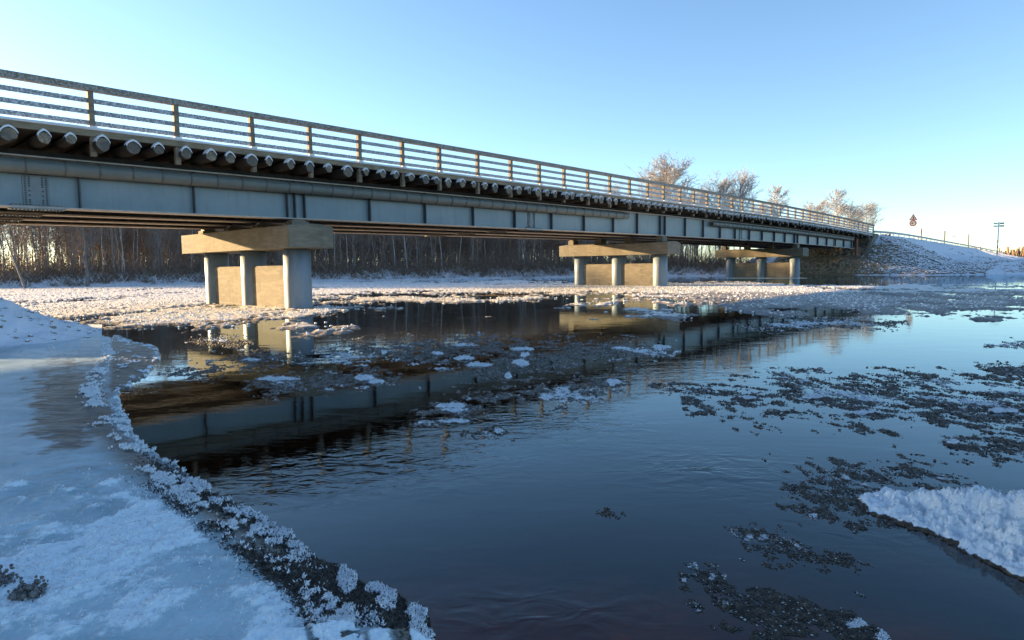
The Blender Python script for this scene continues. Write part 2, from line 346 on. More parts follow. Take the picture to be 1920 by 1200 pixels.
# ------------------------------------------------------------------ river polygon, ground, bed, water
def Bp(s, v): p = B(s, v, 0); return (p[0], p[1])
FAR = [(-160, 8), (-90, 42), (-49, 62.5), (-34, 71), (-15, 80.5), (8, 85.5), (28, 84), Bp(80.5, 6), Bp(80.5, 1.5), Bp(79.5, -8), Bp(84, -15), Bp(92, -26), Bp(95, -60), Bp(90, -140)]
RIVER = FAR + [(60, -80), (-160, -80)]
ROADZ = [(88, 5.2), (100, 5.35), (113, 5.4), (144, 5.25), (193, 5.0), (300, 4.2), (500, 3.0), (900, 2)]
def road_z(s): return np.interp(s, [a for a, _ in ROADZ], [b_ for _, b_ in ROADZ])
def ground_z(x, y):
    s = (x - BO[0]) * BU[0] + (y - BO[1]) * BU[1]; vv = (x - BO[0]) * BV[0] + (y - BO[1]) * BV[1]
    d = -sdist(x, y, RIVER)
    rough = fbm(x * .25, y * .25, 5, 3)
    base = np.where(d > 0, 1.35 * (1 - np.exp(-d / 4.0)) * (.65 + .7 * rough) + .05, d * .25)
    base = base + np.clip(d - 20, 0, 400) * .004
    # right bank: broad gentle slope rising to the road
    # embankment: crown of the road and side slopes 1 in 2
    cz = road_z(np.maximum(s, 88)); side = np.maximum(np.maximum(-.6 - vv, vv - 9.8), 0)
    front = np.maximum(88.6 - s, 0)
    e = cz - np.hypot(side * .5, front * .62) - .25 * (side > .01)
    e = e + (fbm(x * .9, y * .9, 4, 9) - .5) * .35 * (side > .5)
    e2 = cz - 2.7 - np.maximum(side - 5.4, 0) * .16 - front * .9     # gentler toe that reaches to the right
    near = sst(86, 110, s) * (vv < 3)
    e2 = np.where(near > 0, e2 * near - 5 * (1 - near), -5)
    z = np.maximum(base, np.maximum(e, e2))
    z = np.where(d > 0, np.minimum(z, .10 + d * .42 + fbm(x * .5, y * .5, 3, 33) * .5 * sst(0, 3, d)), base)
    return z
def grid(xs, ys):
    X, Y = np.meshgrid(xs, ys); nx, ny = len(xs), len(ys)
    i = np.arange(nx * ny).reshape(ny, nx)
    Fc = np.stack([i[:-1, :-1], i[:-1, 1:], i[1:, 1:], i[1:, :-1]], -1).reshape(-1, 4)
    return X.ravel(), Y.ravel(), Fc
xs = np.concatenate([np.linspace(-900, -130, 20), np.arange(-125, 160, .9), np.geomspace(161, 2600, 40)])
ys = np.concatenate([np.linspace(-400, 20, 25), np.arange(22, 170, .9), np.geomspace(171, 3000, 40)])
X, Y, Fc = grid(xs, ys); Z = ground_z(X, Y)
d_r = -sdist(X, Y, RIVER)
keep = (d_r[Fc].max(1) > -6)
o = link('snowy_ground', np.stack([X, Y, Z], 1), Fc[keep], MT['ground'], smooth=True); tag(o, kind='structure')
S_ = (X - BO[0]) * BU[0] + (Y - BO[1]) * BU[1]; V_ = (X - BO[0]) * BV[0] + (Y - BO[1]) * BV[1]
bare = sst(93, 86, S_) * sst(-1.5, .8, V_) * sst(12, 9, V_) * sst(78, 80, S_)
bare = np.maximum(bare, .30 * sst(.45, .6, fbm(X * .15, Y * .15, 3, 5)) * (d_r < 30))
vcol(o, 'bare', np.stack([bare] * 3, 1))
# river bed (slopes away from the near bank) and the water sheet
xs = np.linspace(-170, 140, 160); ys = np.concatenate([np.linspace(-60, 1, 20), np.linspace(1.2, 8, 60), np.geomspace(8.3, 100, 60)])
X, Y, Fc = grid(xs, ys); Z = -.16 - np.clip(Y - 1.2, 0, 30) * .09 - .25 * fbm(X * .7, Y * .7, 3, 4)
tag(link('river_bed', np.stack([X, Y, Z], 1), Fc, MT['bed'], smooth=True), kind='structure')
tag(link('river_water', np.array([(-170., -60, 0), (150, -60, 0), (150, 115, 0), (-170, 115, 0)]), np.array([(0, 1, 2, 3)]), MT['water']), kind='structure')

# ------------------------------------------------------------------ bridge superstructure
S0, S1 = -36.0, 91.0
SS = list(np.arange(S0, S1 - 1, 2.0)) + [S1]
bridge = tag(empty('bridge', B(41, 4.6, zr(41) - 1.4)), 'long straight road bridge with timber railing, log deck beams and grey steel girders', 'bridge')
def bpart(name, mb, m, **k): o = mb.build(name, m, None, **k); own(bridge, o); return o
GS1 = 84.0
SG = list(np.arange(S0, GS1 - 1, 2.0)) + [GS1]
GV = [.9, 3.4, 5.9, 8.4]
STF = [-9.36, -6.34, -3.32] + [-.3, 2.88, 6.14, 6.44, 6.83, 9.74, 12.67, 15.64, 18.63, 21.66, 24.71, 27.82, 30.68, 33.71, 34.39, 37.43, 40.42, 43.51, 46.47, 49.57, 52.56, 55.67, 58.57, 61.38, 62.35, 65.77, 69.08, 72.44, 75.83, 79.47, 83.0]
def rect(v0, v1, a, b_): return [(v0, a), (v1, a), (v1, b_), (v0, b_)]
for gi, gv in enumerate(GV):
    g = MB()
    g.sweep(SG, rect(gv - .02, gv + .02, -3.36, -2.04), mi=0)
    g.sweep(SG, rect(gv - .24, gv + .24, -3.405, -3.362), mi=1)
    g.sweep(SG, rect(gv - .24, gv + .24, -2.038, -1.995), mi=1)
    go = g.build('girder', MT['steel'], mats=[MT['steel'] if gi == 0 else MT['dark_steel'], MT['flange_steel']]); own(bridge, go)
    go['label'] = 'grey painted outer girder facing the camera' if gi == 0 else 'inner girder seen from below'
    for q in (STF if gi == 0 else STF[::3]):
        for sg in ((-1, 1) if gi else (-1,)):
            k = MB(); k.sweep([q - .015, q + .015], rect(*sorted((gv + sg * .022, gv + sg * .19)), -3.358, -2.042))
            so = k.build('stiffener', MT['steel_shade_tone'] if gi == 0 else MT['dark_steel']); own(bridge, so); so.parent = go; so.data.transform(Matrix.Translation(Vector((0, 0, 0))))
    for q in (-1.31, 20.04, 47.82, 75.6):                # riveted splice plates
        k = MB(); w2 = .30
        k.sweep([q - w2, q + w2], rect(gv - .045, gv - .023, -3.34, -2.5))
        k.sweep([q - .62, q + .62], rect(gv - .26, gv + .26, -3.44, -3.408))
        k.sweep([q - .62, q + .62], rect(gv - .235, gv - .05, -3.359, -3.335))
        for iz in range(13):
            for ix in (-.24, -.15, .15, .24):
                if 8 > iz > 2 and abs(ix) < .2 and iz % 2: continue
                c = B(q + ix, gv - .05, zr(q) - 3.30 + iz * .062); k.tube([c, c - BV * .03], [.024, .018], 6, 1)
        for ix in np.arange(-.58, .6, .085):
            for vv in (-.2, -.1):
                c = B(q + ix, gv + vv, zr(q) - 3.335); k.tube([c, c + np.array([0, 0, .025])], [.026, .02], 6, 1)
                c = B(q + ix, gv + vv, zr(q) - 3.44); k.tube([c, c - np.array([0, 0, .03])], [.028, .02], 6, 1)
        so = k.build('splice_plate', None, mats=[MT['splice_paint'] if gi == 0 else MT['dark_steel'], MT['steel_shade_tone']]); own(bridge, so); so.parent = go
for q in STF[::3]:
    k = MB()
    for a, b_ in zip(GV[:-1], GV[1:]): k.sweep([q - .05, q + .05], rect(a + .2, b_ - .2, -2.5, -2.3)); k.sweep([q - .05, q + .05], rect(a + .2, b_ - .2, -3.2, -3.05))
    bpart('cross_brace', k, MT['dark_steel'])
# half-round casing over the top flange, in two runs, with dark bands
def arc(n=9, r1=.17, r2=.20, cv=.66, cz=-2.29): return [(cv - r2 * math.sin(a) * .95, cz + r2 * math.cos(a)) for a in np.linspace(.15, math.pi - .1, n)]
for (a, b_) in ((S0, 29.24), (41.6, 83.0)):
    k = MB(); ss = list(np.arange(a, b_ - 1, 1.5)) + [b_]
    pr = arc(); pr2 = [(v + .03, z) for v, z in pr[::-1]]
    k.sweep(ss, pr + pr2)
    go = k.build('flange_casing', MT['gutter_zinc'], smooth=False); own(bridge, go)
    q = a + .3; rr = random.Random(3)
    while q < b_:
        k = MB(); pb = [(v - .012 if i not in (0, 8) else v, z + (.012 if i < 4 else -.012)) for i, (v, z) in enumerate(arc(r2=.205))]
        k.sweep([q - .02, q + .02], pb + [(v + .03, z) for v, z in pb[::-1]])
        o = k.build('band', MT['band_dark']); own(bridge, o); o.parent = go
        q += .85 + rr.uniform(-.06, .06)
k = MB()
for gv in GV: k.sweep(SS, rect(gv - .13, gv + .13, -1.99, -1.84))
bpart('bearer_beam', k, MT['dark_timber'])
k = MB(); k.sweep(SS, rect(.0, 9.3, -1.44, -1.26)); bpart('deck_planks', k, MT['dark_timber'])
k = MB(); k.sweep(SS, rect(-.035, -.003, -1.42, -1.245)); k.sweep(SS, rect(9.303, 9.335, -1.42, -1.245)); bpart('edge_board', k, MT['fascia_board'])
# snow on the deck with an uneven lip
rr = random.Random(5); k = MB(); ss = list(np.arange(S0, S1, .22)); P = []; Fq = []
for i, q in enumerate(ss):
    j = (vn(np.array([q * 1.7]), np.array([.3]), 3)[0] - .5) * .03 + (vn(np.array([q * .5]), np.array([.9]), 4)[0] - .5) * .03
    z = zr(q)
    P += [B(q, -.05, z - 1.243), B(q, -.06 - j, z - 1.215 + j * .5), B(q, -.01, z - 1.17 + j), B(q, .3, z - 1.2), B(q, 9.0, z - 1.2), B(q, 9.34, z - 1.243)]
for i in range(len(ss) - 1):
    for j in range(5): a = i * 6 + j; Fq.append((a, a + 1, a + 7, a + 6))
    Fq.append((i * 6 + 5, i * 6, i * 6 + 6, i * 6 + 11))
k.add(P, Fq); bpart('deck_snow', k, MT['snow'], smooth=False)
# logs: 100 nearest as parts, the farthest as one
LOGS = [-2.04, -1.27, -.69, .05, .84, 1.51, 2.33, 3.02, 3.7, 4.38, 5.03, 5.73, 6.53, 7.26, 8.09, 8.94, 9.62, 10.3, 11.08, 11.83, 12.45, 13.26, 13.95, 14.83, 15.53, 16.25, 17.12, 17.78, 18.53, 19.22, 20.02, 20.69, 21.6, 22.13, 22.91, 23.65, 24.47, 25.01, 25.93, 26.68, 27.42, 28.12, 28.91, 29.62, 30.35, 31.17]
q = 31.17
while q < 90.3: q += .72 + rr.uniform(-.09, .09); LOGS.append(q)
q = -2.04
while q > S0 + .8: q -= .75 + rr.uniform(-.06, .06); LOGS.append(q)
LOGS.sort()
def log_mb(q, far=False):
    k = MB(); r = rr.uniform(.13, .205); cz = zr(q) - 1.47 - r + rr.uniform(-.015, .015); n = 12 if not far else 8
    wx = rr.uniform(.88, 1.18); prot = rr.uniform(.10, .34); ph = [rr.uniform(.88, 1.06) for _ in range(n)]
    if rr.random() < .35: ph[rr.randrange(n)] *= .85
    def ring(v, s): return [B(q + math.cos(2 * math.pi * j / n) * r * wx * ph[j] * s, v + .02 * math.sin(j * 2.3), cz + math.sin(2 * math.pi * j / n) * r * ph[j] * s) for j in range(n)]
    P = ring(-prot, .93) + ring(-prot + .03, 1.0) + ring(1.2, 1.0) + ring(9.5, 1.0)
    Fc = [(i * n + j, i * n + (j + 1) % n, (i + 1) * n + (j + 1) % n, (i + 1) * n + j) for i in range(3) for j in range(n)]
    k.add(P, Fc, 0); k.add(ring(-prot, .93) + [B(q, -prot - .01, cz)], [((j + 1) % n, j, n) for j in range(n)], 1)
    # snow cap lying over the exposed end
    a = np.linspace(.12 * math.pi, .88 * math.pi, 7); P = []
    h = rr.uniform(.05, .095); d0 = rr.uniform(-.01, .03)
    for v in (-prot - .035 + d0, -prot + .02, -.037):
        for i, t in enumerate(a):
            e = h * (1 - abs(i - 3) / 3.2) * (.75 if v < -prot - .01 else 1)
            P.append(B(q + math.cos(t) * r * wx * 1.0, v, cz + math.sin(t) * r * 1.0 + e + .004))
    P2 = [p - np.array([0, 0, .05]) for p in P[:7]]
    Fc = [(i * 7 + j, i * 7 + j + 1, (i + 1) * 7 + j + 1, (i + 1) * 7 + j) for i in range(2) for j in range(6)]
    Fc += [(21 + j, 21 + j + 1, j + 1, j) for j in range(6)]
    k.add(P + P2, Fc, 2); return k
lm = [MT['dark_timber'], MT['log_end'], MT['snow']]
big = [q for q in LOGS if -3.5 < q]; edge_ = [q for q in LOGS if q <= -3.5]
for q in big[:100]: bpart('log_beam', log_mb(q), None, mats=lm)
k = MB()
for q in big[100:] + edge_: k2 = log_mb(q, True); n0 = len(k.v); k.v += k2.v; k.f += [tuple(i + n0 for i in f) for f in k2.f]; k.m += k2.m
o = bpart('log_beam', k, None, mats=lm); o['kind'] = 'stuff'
# railings: near side as photographed, far side alike
POSTS = [-.09, 2.16, 4.56, 6.7, 8.8, 10.89, 12.91, 15.26, 17.54, 19.75, 21.83, 24.06, 26.3, 28.51, 30.71, 32.81, 35.13, 37.25, 39.4, 41.56, 43.98, 46.02, 48.31, 50.51, 52.64, 54.89, 57.06, 59.2, 61.45, 63.65, 65.88, 67.84, 69.99, 72.24, 74.16, 76.39, 78.73, 80.92, 82.96, 85.07, 87.83, 90.74]
POSTS = [-35.5 + 2.3 * i for i in range(12)] + [-7.0, -4.7, -2.4] + POSTS
def railing(v0, dirv, posts):
    f = lambda a, b_: sorted((v0 + dirv * a, v0 + dirv * b_))
    k = MB(); k.sweep(SS, rect(*f(-.035, .17), -.17, 0.0)); ro = k.build('railing', MT['rail_timber']); own(bridge, ro)
    for dz in (-.49, -.80, -1.10):
        k = MB(); k.sweep(SS, rect(*f(.05, .10), dz, dz + .125)); o = k.build('rail', MT['frosted_rail']); own(bridge, o); o.parent = ro
    for q in posts:
        k = MB(); z = zr(q); lean = rr.uniform(-.015, .015); hw = rr.uniform(.066, .078)
        a, b_ = f(.0, .15); c0 = B(q, (a + b_) / 2, z - 1.06); dz = np.array([lean, 0, .888])
        k.box(c0, BU * hw, BV * .075, dz)
        sc_ = B(q + .0, v0 + dirv * -.02, z - 1.17); k.box(sc_, BU * .10, BV * .05, (0, 0, .035), 1)
        o = k.build('post', None, mats=[MT['old_timber'], MT['snow']]); own(bridge, o); o.parent = ro
    return ro
railing(0.0, 1, POSTS); railing(9.3, -1, POSTS[::1])

# ------------------------------------------------------------------ piers
COLV = [.99, 4.345, 7.70]
def make_pier(s, label, cap_z0=2.21, cap_z1=3.0):
    root = tag(empty('bridge_pier', B(s, 4.5, 0)), label, 'pier', 'piers of the bridge standing in the river')
    k = MB()
    v0, v1, hw = -.07, 9.09, .909; bv = .03
    P = []
    for v, sh in ((v0, 0), (v0 + bv, 1), (v1 - bv, 1), (v1, 0)):
        e = 0 if sh else bv
        P += [B(s - hw + e, v, cap_z0 + e), B(s + hw - e, v, cap_z0 + e), B(s + hw - e, v, cap_z1 - e), B(s + .25, v, cap_z1 + .085 - e), B(s - .25, v, cap_z1 + .085 - e), B(s - hw + e, v, cap_z1 - e)]
    Fc = [(i * 6 + j, i * 6 + (j + 1) % 6, (i + 1) * 6 + (j + 1) % 6, (i + 1) * 6 + j) for i in range(3) for j in range(6)] + [(5, 4, 3, 2, 1, 0), (18, 19, 20, 21, 22, 23)]
    k.add(P, Fc); own(root, k.build('cap', MT['concrete']))
    zf = zr(s) - 3.41
    for i, gv in enumerate(GV):
        k = MB(); k.bbox(s - .34, s + .34, gv - .24, gv + .24, cap_z1 + .03, zf - .07, 0); k.bbox(s - .24, s + .24, gv - .17, gv + .17, zf - .07, zf + .002, 1)
        own(root, k.build('bearing', None, mats=[MT['concrete'], MT['dark_steel']]))
    for cv in COLV:
        k = MB(); n = 40; c = B(s, cv, 0)
        k.tube([c + np.array([0, 0, z]) for z in (-1.2, 0, 1.1, 2.2)], .49, n); o = k.build('column', MT['column_paint'], smooth=True)
        k2 = MB(); k2.tube([c + np.array([0, 0, z]) for z in (2.13, 2.209)], .435, n); own(root, o)
    for a, b_ in ((COLV[0], COLV[1]), (COLV[1], COLV[2])):
        k = MB(); k.bbox(s - .28, s + .28, a + .33, b_ - .33, -1.2, 1.56); k.bbox(s - .26, s + .26, a + .36, b_ - .36, 1.562, 1.60, 1)
        own(root, k.build('wall', None, mats=[MT['concrete'], MT['concrete']]))
    return root
make_pier(6.56, 'nearest concrete and steel bridge pier, left of the middle of the river')
make_pier(34.14, 'second bridge pier between the nearest one and the one by the far bank')
make_pier(62.26, 'farthest bridge pier, closest to the snowy embankment')

# ------------------------------------------------------------------ abutment
ab = tag(empty('abutment', B(88.5, 4.5, 2.2)), 'dark concrete end wall of the bridge with a pale slanting wing wall edge', 'abutment')
k = MB(); k.bbox(88.2, 88.7, -.05, 9.4, 1.6, zr(88) - 1.46); o = k.build('end_wall', MT['concrete']); own(ab, o)
for v0, v1 in ((-.42, -.07), (9.42, 9.77)):
    k = MB(); zt = zr(90) - 1.25
    pr = [(89.7, zt), (91.6, zt), (91.6, 1.5), (85.2, 1.5), (85.2, 2.5), (86.2, 3.1), (88.2, 4.5)]
    P = [B(s_, v, z) for v in (v0, v1) for s_, z in pr]; n = len(pr)
    k.add(P, [tuple(range(n))[::-1], tuple(range(n, 2 * n))] + [(j, (j + 1) % n, n + (j + 1) % n, n + j) for j in range(n)])
    own(ab, k.build('wing_wall', MT['concrete']))
k = MB(); k.bbox(84.1, 85.3, .0, 9.2, .8, 2.35); own(ab, k.build('bearing_shelf', MT['concrete']))
k = MB(); k.tube([B(84.35, .5, 2.2), B(84.35, .5, zr(84) - 2.1)], .14, 10); own(ab, k.build('drain_pipe', MT['rust']))

# ------------------------------------------------------------------ guard rail, signs and posts beyond the bridge
GR = [(91.2, 5.82), (100, 5.98), (113, 6.05), (128, 6.0), (144, 5.9), (168, 5.78), (193, 5.65), (240, 5.3), (300, 4.9)]
gsx = list(np.arange(91.2, 300, 4.0)); gz = lambda q: float(np.interp(q, [a for a, _ in GR], [b_ for _, b_ in GR]))
gra = tag(empty('guard_rail', B(91.2, 0, 5.2)), 'long steel road guard rail running down the embankment beyond the bridge', 'guard rail')
k = MB(); pr = [(0, 0), (-.04, -.03), (-.04, -.1), (.02, -.15), (-.04, -.2), (-.04, -.28), (0, -.31), (.03, -.31), (.03, 0)]
P = [B(q, v, gz(q) + z) for q in gsx for v, z in pr]; n = len(pr)
k.add(P, [(i * n + j, i * n + (j + 1) % n, (i + 1) * n + (j + 1) % n, (i + 1) * n + j) for i in range(len(gsx) - 1) for j in range(n)] + [tuple(range(n))[::-1]])
own(gra, k.build('beam', MT['galvanised']))
for q in gsx[::1][:50]:
    k = MB(); k.bbox(q - .05, q + .05, .032, .13, float(road_z(q)) - .1, gz(q) - .02); own(gra, k.build('post', MT['galvanised']))
# traffic sign pair
zs = float(road_z(127)); sg = tag(empty('road_sign', B(127, 1.6, zs)), 'thin pole carrying a red bordered triangle above a red bordered disc', 'road sign')
SB = B(127, 1.6, 0); fx = BU[:2] * 0; nx = np.array([BV[0], BV[1], 0]); # boards face along the road
tocam = np.array([-SB[0], -SB[1], 0]); tocam /= np.linalg.norm(tocam); face = (-BU * .55 + tocam * .45); face /= np.linalg.norm(face); sd_ = np.cross((0, 0, 1), face)
def plate(mb, ctr, pts, th, off, mi):
    n = len(pts); f0 = [ctr + sd_ * x + np.array([0, 0, z]) + face * off for x, z in pts]; b0 = [p - face * th for p in f0]
    mb.add(f0 + b0, [tuple(range(n)), tuple(range(n, 2 * n))[::-1]] + [(j, n + j, n + (j + 1) % n, (j + 1) % n) for j in range(n)], mi)
k = MB(); k.tube([SB + np.array([0, 0, zs - .5]), SB + np.array([0, 0, 9.9])], .06, 8); own(sg, k.build('pole', MT['galvanised']))
tri = lambda r: [(-r * .866, -r * .5), (r * .866, -r * .5), (0, r)]
circ = lambda r, n=28: [(r * math.cos(2 * math.pi * j / n), r * math.sin(2 * math.pi * j / n)) for j in range(n)]
k = MB(); c1 = SB + np.array([0, 0, 9.32]); plate(k, c1, tri(.76), .03, .09, 0); plate(k, c1, tri(.47), .01, .103, 1)
plate(k, c1, [(-.07, -.2), (.07, -.2), (.07, .26), (-.07, .26)], .01, .116, 2)
own(sg, k.build('triangle_board', None, mats=[MT['sign_red'], MT['sign_white'], MT['sign_black']]))
k = MB(); c2 = SB + np.array([0, 0, 8.42]); plate(k, c2, circ(.56), .03, .09, 0); plate(k, c2, circ(.38), .01, .103, 1)
plate(k, c2, [(-.24, -.12), (-.02, -.12), (-.02, .12), (-.24, .12)], .01, .116, 2)
own(sg, k.build('round_board', None, mats=[MT['sign_red'], MT['sign_white'], MT['sign_black']]))
# river channel marker: pole with two pairs of boards
mp = B(108, -12, 0); mz = float(ground_z(np.array([mp[0]]), np.array([mp[1]]))[0])

mk = tag(empty('river_marker', (mp[0], mp[1], mz)), 'leaning banded pole with two pairs of short boards at its top on the snowy bank', 'river marker')
lean_ = np.array([.12, 0, 0]) * .5; top = 6.95
k = MB(); pts = [mp + lean_ * t + np.array([0, 0, mz - .3 + (top - mz + .3) * t]) for t in np.linspace(0, 1, 15)]
for i in range(14): k.tube([pts[i], pts[i + 1]], .075, 8, 1 if i in (3, 5, 7) or i == 0 else 0)
own(mk, k.build('pole', None, mats=[MT['post_white'], MT['sign_black']]))
mf = -np.array([mp[0], mp[1], 0]) / np.hypot(mp[0], mp[1]); msd = np.cross((0, 0, 1), mf)
for sx, mm, nm in ((-1, 'board_pale', 'pale board'), (1, 'sign_black', 'black board')):
    for z in (top - .12, top - .50):
        k = MB(); k.box(mp + lean_ + msd * sx * .36 + mf * .1 + np.array([0, 0, z]), msd * .25, mf * .02, (0, 0, .10)); o = k.build('board', MT[mm]); own(mk, o); o['label'] = nm
k = MB(); k.box(mp + lean_ + mf * .085 + np.array([0, 0, top - .31]), msd * .09, mf * .015, (0, 0, .36)); own(mk, k.build('bracket', MT['post_white']))
# delineator posts beside the road
for i, (px, yt, yb, wd, mm, lb) in enumerate(((1727, 434.5, 445, .10, 'rust', 'short reddish roadside post just right of the road sign'), (1770, 439, 452, .13, 'sign_black', 'dark roadside post behind the guard rail, nearer than its twin'), (1816, 446, 460, .13, 'sign_black', 'dark roadside post behind the guard rail, farther than its twin'), (1801, 449, 457, .08, 'post_white', 'tiny pale roadside post between two dark posts'))):
    a = (px - 960) / F; s_ = {1727: 134, 1770: 160, 1816: 200, 1801: 190}[px]; zb = float(road_z(s_))
    p = None
    # far road edge: solve for the lateral offset that the post stands at
    best = min(np.arange(.8, 12, .2), key=lambda v: abs(( (B(s_, v, 6) - np.array([0, 0, CH])) @ RT) / ((B(s_, v, 6) - np.array([0, 0, CH])) @ FW) - a))
    p = B(s_, best, 0); dep = (p - np.array([0, 0, CH])) @ FW; zt = CH + (498 - yt) / F * dep
    k = MB(); k.tube([p + np.array([0, 0, zb - .3]), p + np.array([0, 0, zt - .25])], wd, 8, 0); k.tube([p + np.array([0, 0, zt - .25]), p + np.array([0, 0, zt])], wd * 1.02, 8, 1)
    o = k.build('delineator_post', None, mats=[MT[mm], MT['rust' if mm == 'rust' else mm]]); tag(o, lb, 'post', 'roadside posts behind the guard rail')
p = B(300, 14, 0); dep = (p - np.array([0, 0, CH])) @ FW; px_ = 1763
p = np.array([(px_ - 960) / F * 420, 420, 0.0])
k = MB()
for i in range(3):
    a = 2 * math.pi * i / 3; q0 = p + np.array([math.cos(a), math.sin(a), 0]) * 1.1; q1 = p + np.array([math.cos(a), math.sin(a), 0]) * .35
    k.tube([q0 + np.array([0, 0, 2]), q1 + np.array([0, 0, 28])], .07, 4)
for z in np.arange(4, 28, 2.0):
    r = 1.1 - .75 * (z - 2) / 26; ring = [p + np.array([math.cos(2 * math.pi * i / 3) * r, math.sin(2 * math.pi * i / 3) * r, z + (.0 if i % 2 else 1)]) for i in range(3)]; k.tube(ring + ring[:1], .04, 3)
tag(k.build('radio_mast', MT['galvanised']), 'faint distant lattice mast above the road', 'mast')
p = B(176, 1.5, 0); k = MB(); zb = float(road_z(176)); k.tube([p + np.array([0, 0, zb]), p + np.array([0, 0, 7.4])], .05, 6)
for sx in (-1, 1): k.box(p + np.array([.22 * sx, 0, 7.55]), (.2, 0, .1 * sx), (0, .02, 0), (0, 0, .12))
tag(k.build('small_sign', MT['post_white']), 'small pale forked sign on a thin post beyond the guard rail', 'sign')

# ------------------------------------------------------------------ stones: riprap, cone of the embankment, bank
def ico():
    t = (1 + 5 ** .5) / 2
    v = np.array([(-1, t, 0), (1, t, 0), (-1, -t, 0), (1, -t, 0), (0, -1, t), (0, 1, t), (0, -1, -t), (0, 1, -t), (t, 0, -1), (t, 0, 1), (-t, 0, -1), (-t, 0, 1)], float); v /= np.linalg.norm(v[0])
    f = [(0, 11, 5), (0, 5, 1), (0, 1, 7), (0, 7, 10), (0, 10, 11), (1, 5, 9), (5, 11, 4), (11, 10, 2), (10, 7, 6), (7, 1, 8), (3, 9, 4), (3, 4, 2), (3, 2, 6), (3, 6, 8), (3, 8, 9), (4, 9, 5), (2, 4, 11), (6, 2, 10), (8, 6, 7), (9, 8, 1)]
    return v, np.array(f)
IV, IF = ico()
def stones(name, pts, sizes, m, seed, flat_=.7):
    r = np.random.RandomState(seed); n = len(pts)
    a = r.uniform(0, 6.28, n); sc_ = sizes[:, None] * r.uniform([.7, .7, .45 * flat_ / .7], [1.25, 1.0, .8 * flat_ / .7], (n, 3))
    V = IV[None] * (1 + r.uniform(-.22, .22, (n, 12, 1))) * sc_[:, None, :]
    x = V[..., 0] * np.cos(a)[:, None] - V[..., 1] * np.sin(a)[:, None]; y = V[..., 0] * np.sin(a)[:, None] + V[..., 1] * np.cos(a)[:, None]
    V = np.stack([x, y, V[..., 2]], -1) + pts[:, None, :]
    Fc = (IF[None] + (np.arange(n) * 12)[:, None, None]).reshape(-1, 3)
    return link(name, V.reshape(-1, 3), Fc, m)
rs = np.random.RandomState(7)
def scatter(n, fs, fv, dens=None):
    s_ = rs.uniform(*fs, n); v_ = rs.uniform(*fv, n); x = BO[0] + BU[0] * s_ + BV[0] * v_; y = BO[1] + BU[1] * s_ + BV[1] * v_
    z = ground_z(x, y); d = -sdist(x, y, RIVER); ok = d > .15
    if dens is not None: ok &= rs.uniform(0, 1, n) < dens(s_, v_, z, x, y)
    return np.stack([x, y, z], 1)[ok]
p1 = scatter(7500, (79, 104), (-13, -.6), lambda s, v, z, x, y: np.clip(1.25 - (s - 90) / 12, .03, 1) * (.35 + .65 * (fbm(x * .35, y * .35, 3, 2) > .45)))
o = stones('riprap_stones', p1 + np.array([0, 0, .02]), rs.uniform(.06, .20, len(p1)) * (1 + .6 * (rs.uniform(0, 1, len(p1)) > .93)), MT['snowy_stone'], 3, 1.15); tag(o, 'snow dusted rubble on the embankment cone', 'stones', kind='stuff')
p2 = scatter(2600, (79, 88.2), (-3.5, 10)); o = stones('bare_riprap_stones', p2 + np.array([0, 0, .03]), rs.uniform(.12, .30, len(p2)), MT['bare_stone'], 4); tag(o, 'brown rubble slope beneath the end of the bridge', 'stones', kind='stuff')
p3 = scatter(2200, (84, 190), (-30, -3), lambda s, v, z, x, y: .5 * (fbm(x * .12, y * .12, 3, 12) > .52)); p3 = np.concatenate([p3, scatter(5000, (84, 125), (-45, -9), lambda s, v, z, x, y: .3 + .7 * (fbm(x * .2, y * .2, 3, 13) > .5))]); o = stones('bank_stones', p3 - np.array([0, 0, .02]), rs.uniform(.06, .20, len(p3)), MT['snowy_stone'], 5, 1.1); tag(o, 'dark stones poking through the snow of the right bank', 'stones', kind='stuff')

# ------------------------------------------------------------------ trees
def tri_tubes(segs):                         # list of (p0, p1, r0, r1): three-sided sticks in one numpy mesh
    a = np.array([q[0] for q in segs]); b_ = np.array([q[1] for q in segs]); r0 = np.array([q[2] for q in segs]); r1 = np.array([q[3] for q in segs])
    t = b_ - a; t /= np.linalg.norm(t, axis=1)[:, None] + 1e-9
    ref = np.where(np.abs(t[:, 2:3]) < .9, np.array([[0, 0, 1.]]), np.array([[1., 0, 0]])); u = np.cross(t, ref); u /= np.linalg.norm(u, axis=1)[:, None]; w_ = np.cross(t, u)
    V = []
    for base, r in ((a, r0), (b_, r1)):
        for j in range(3):
            c, s = math.cos(j * 2.0944), math.sin(j * 2.0944); V.append(base + (u * c + w_ * s) * r[:, None])
    V = np.stack(V, 1); n = len(segs)
    q = np.array([(0, 1, 4, 3), (1, 2, 5, 4), (2, 0, 3, 5)]); Fc = (q[None] + (np.arange(n) * 6)[:, None, None]).reshape(-1, 4)
    return V.reshape(-1, 3), Fc
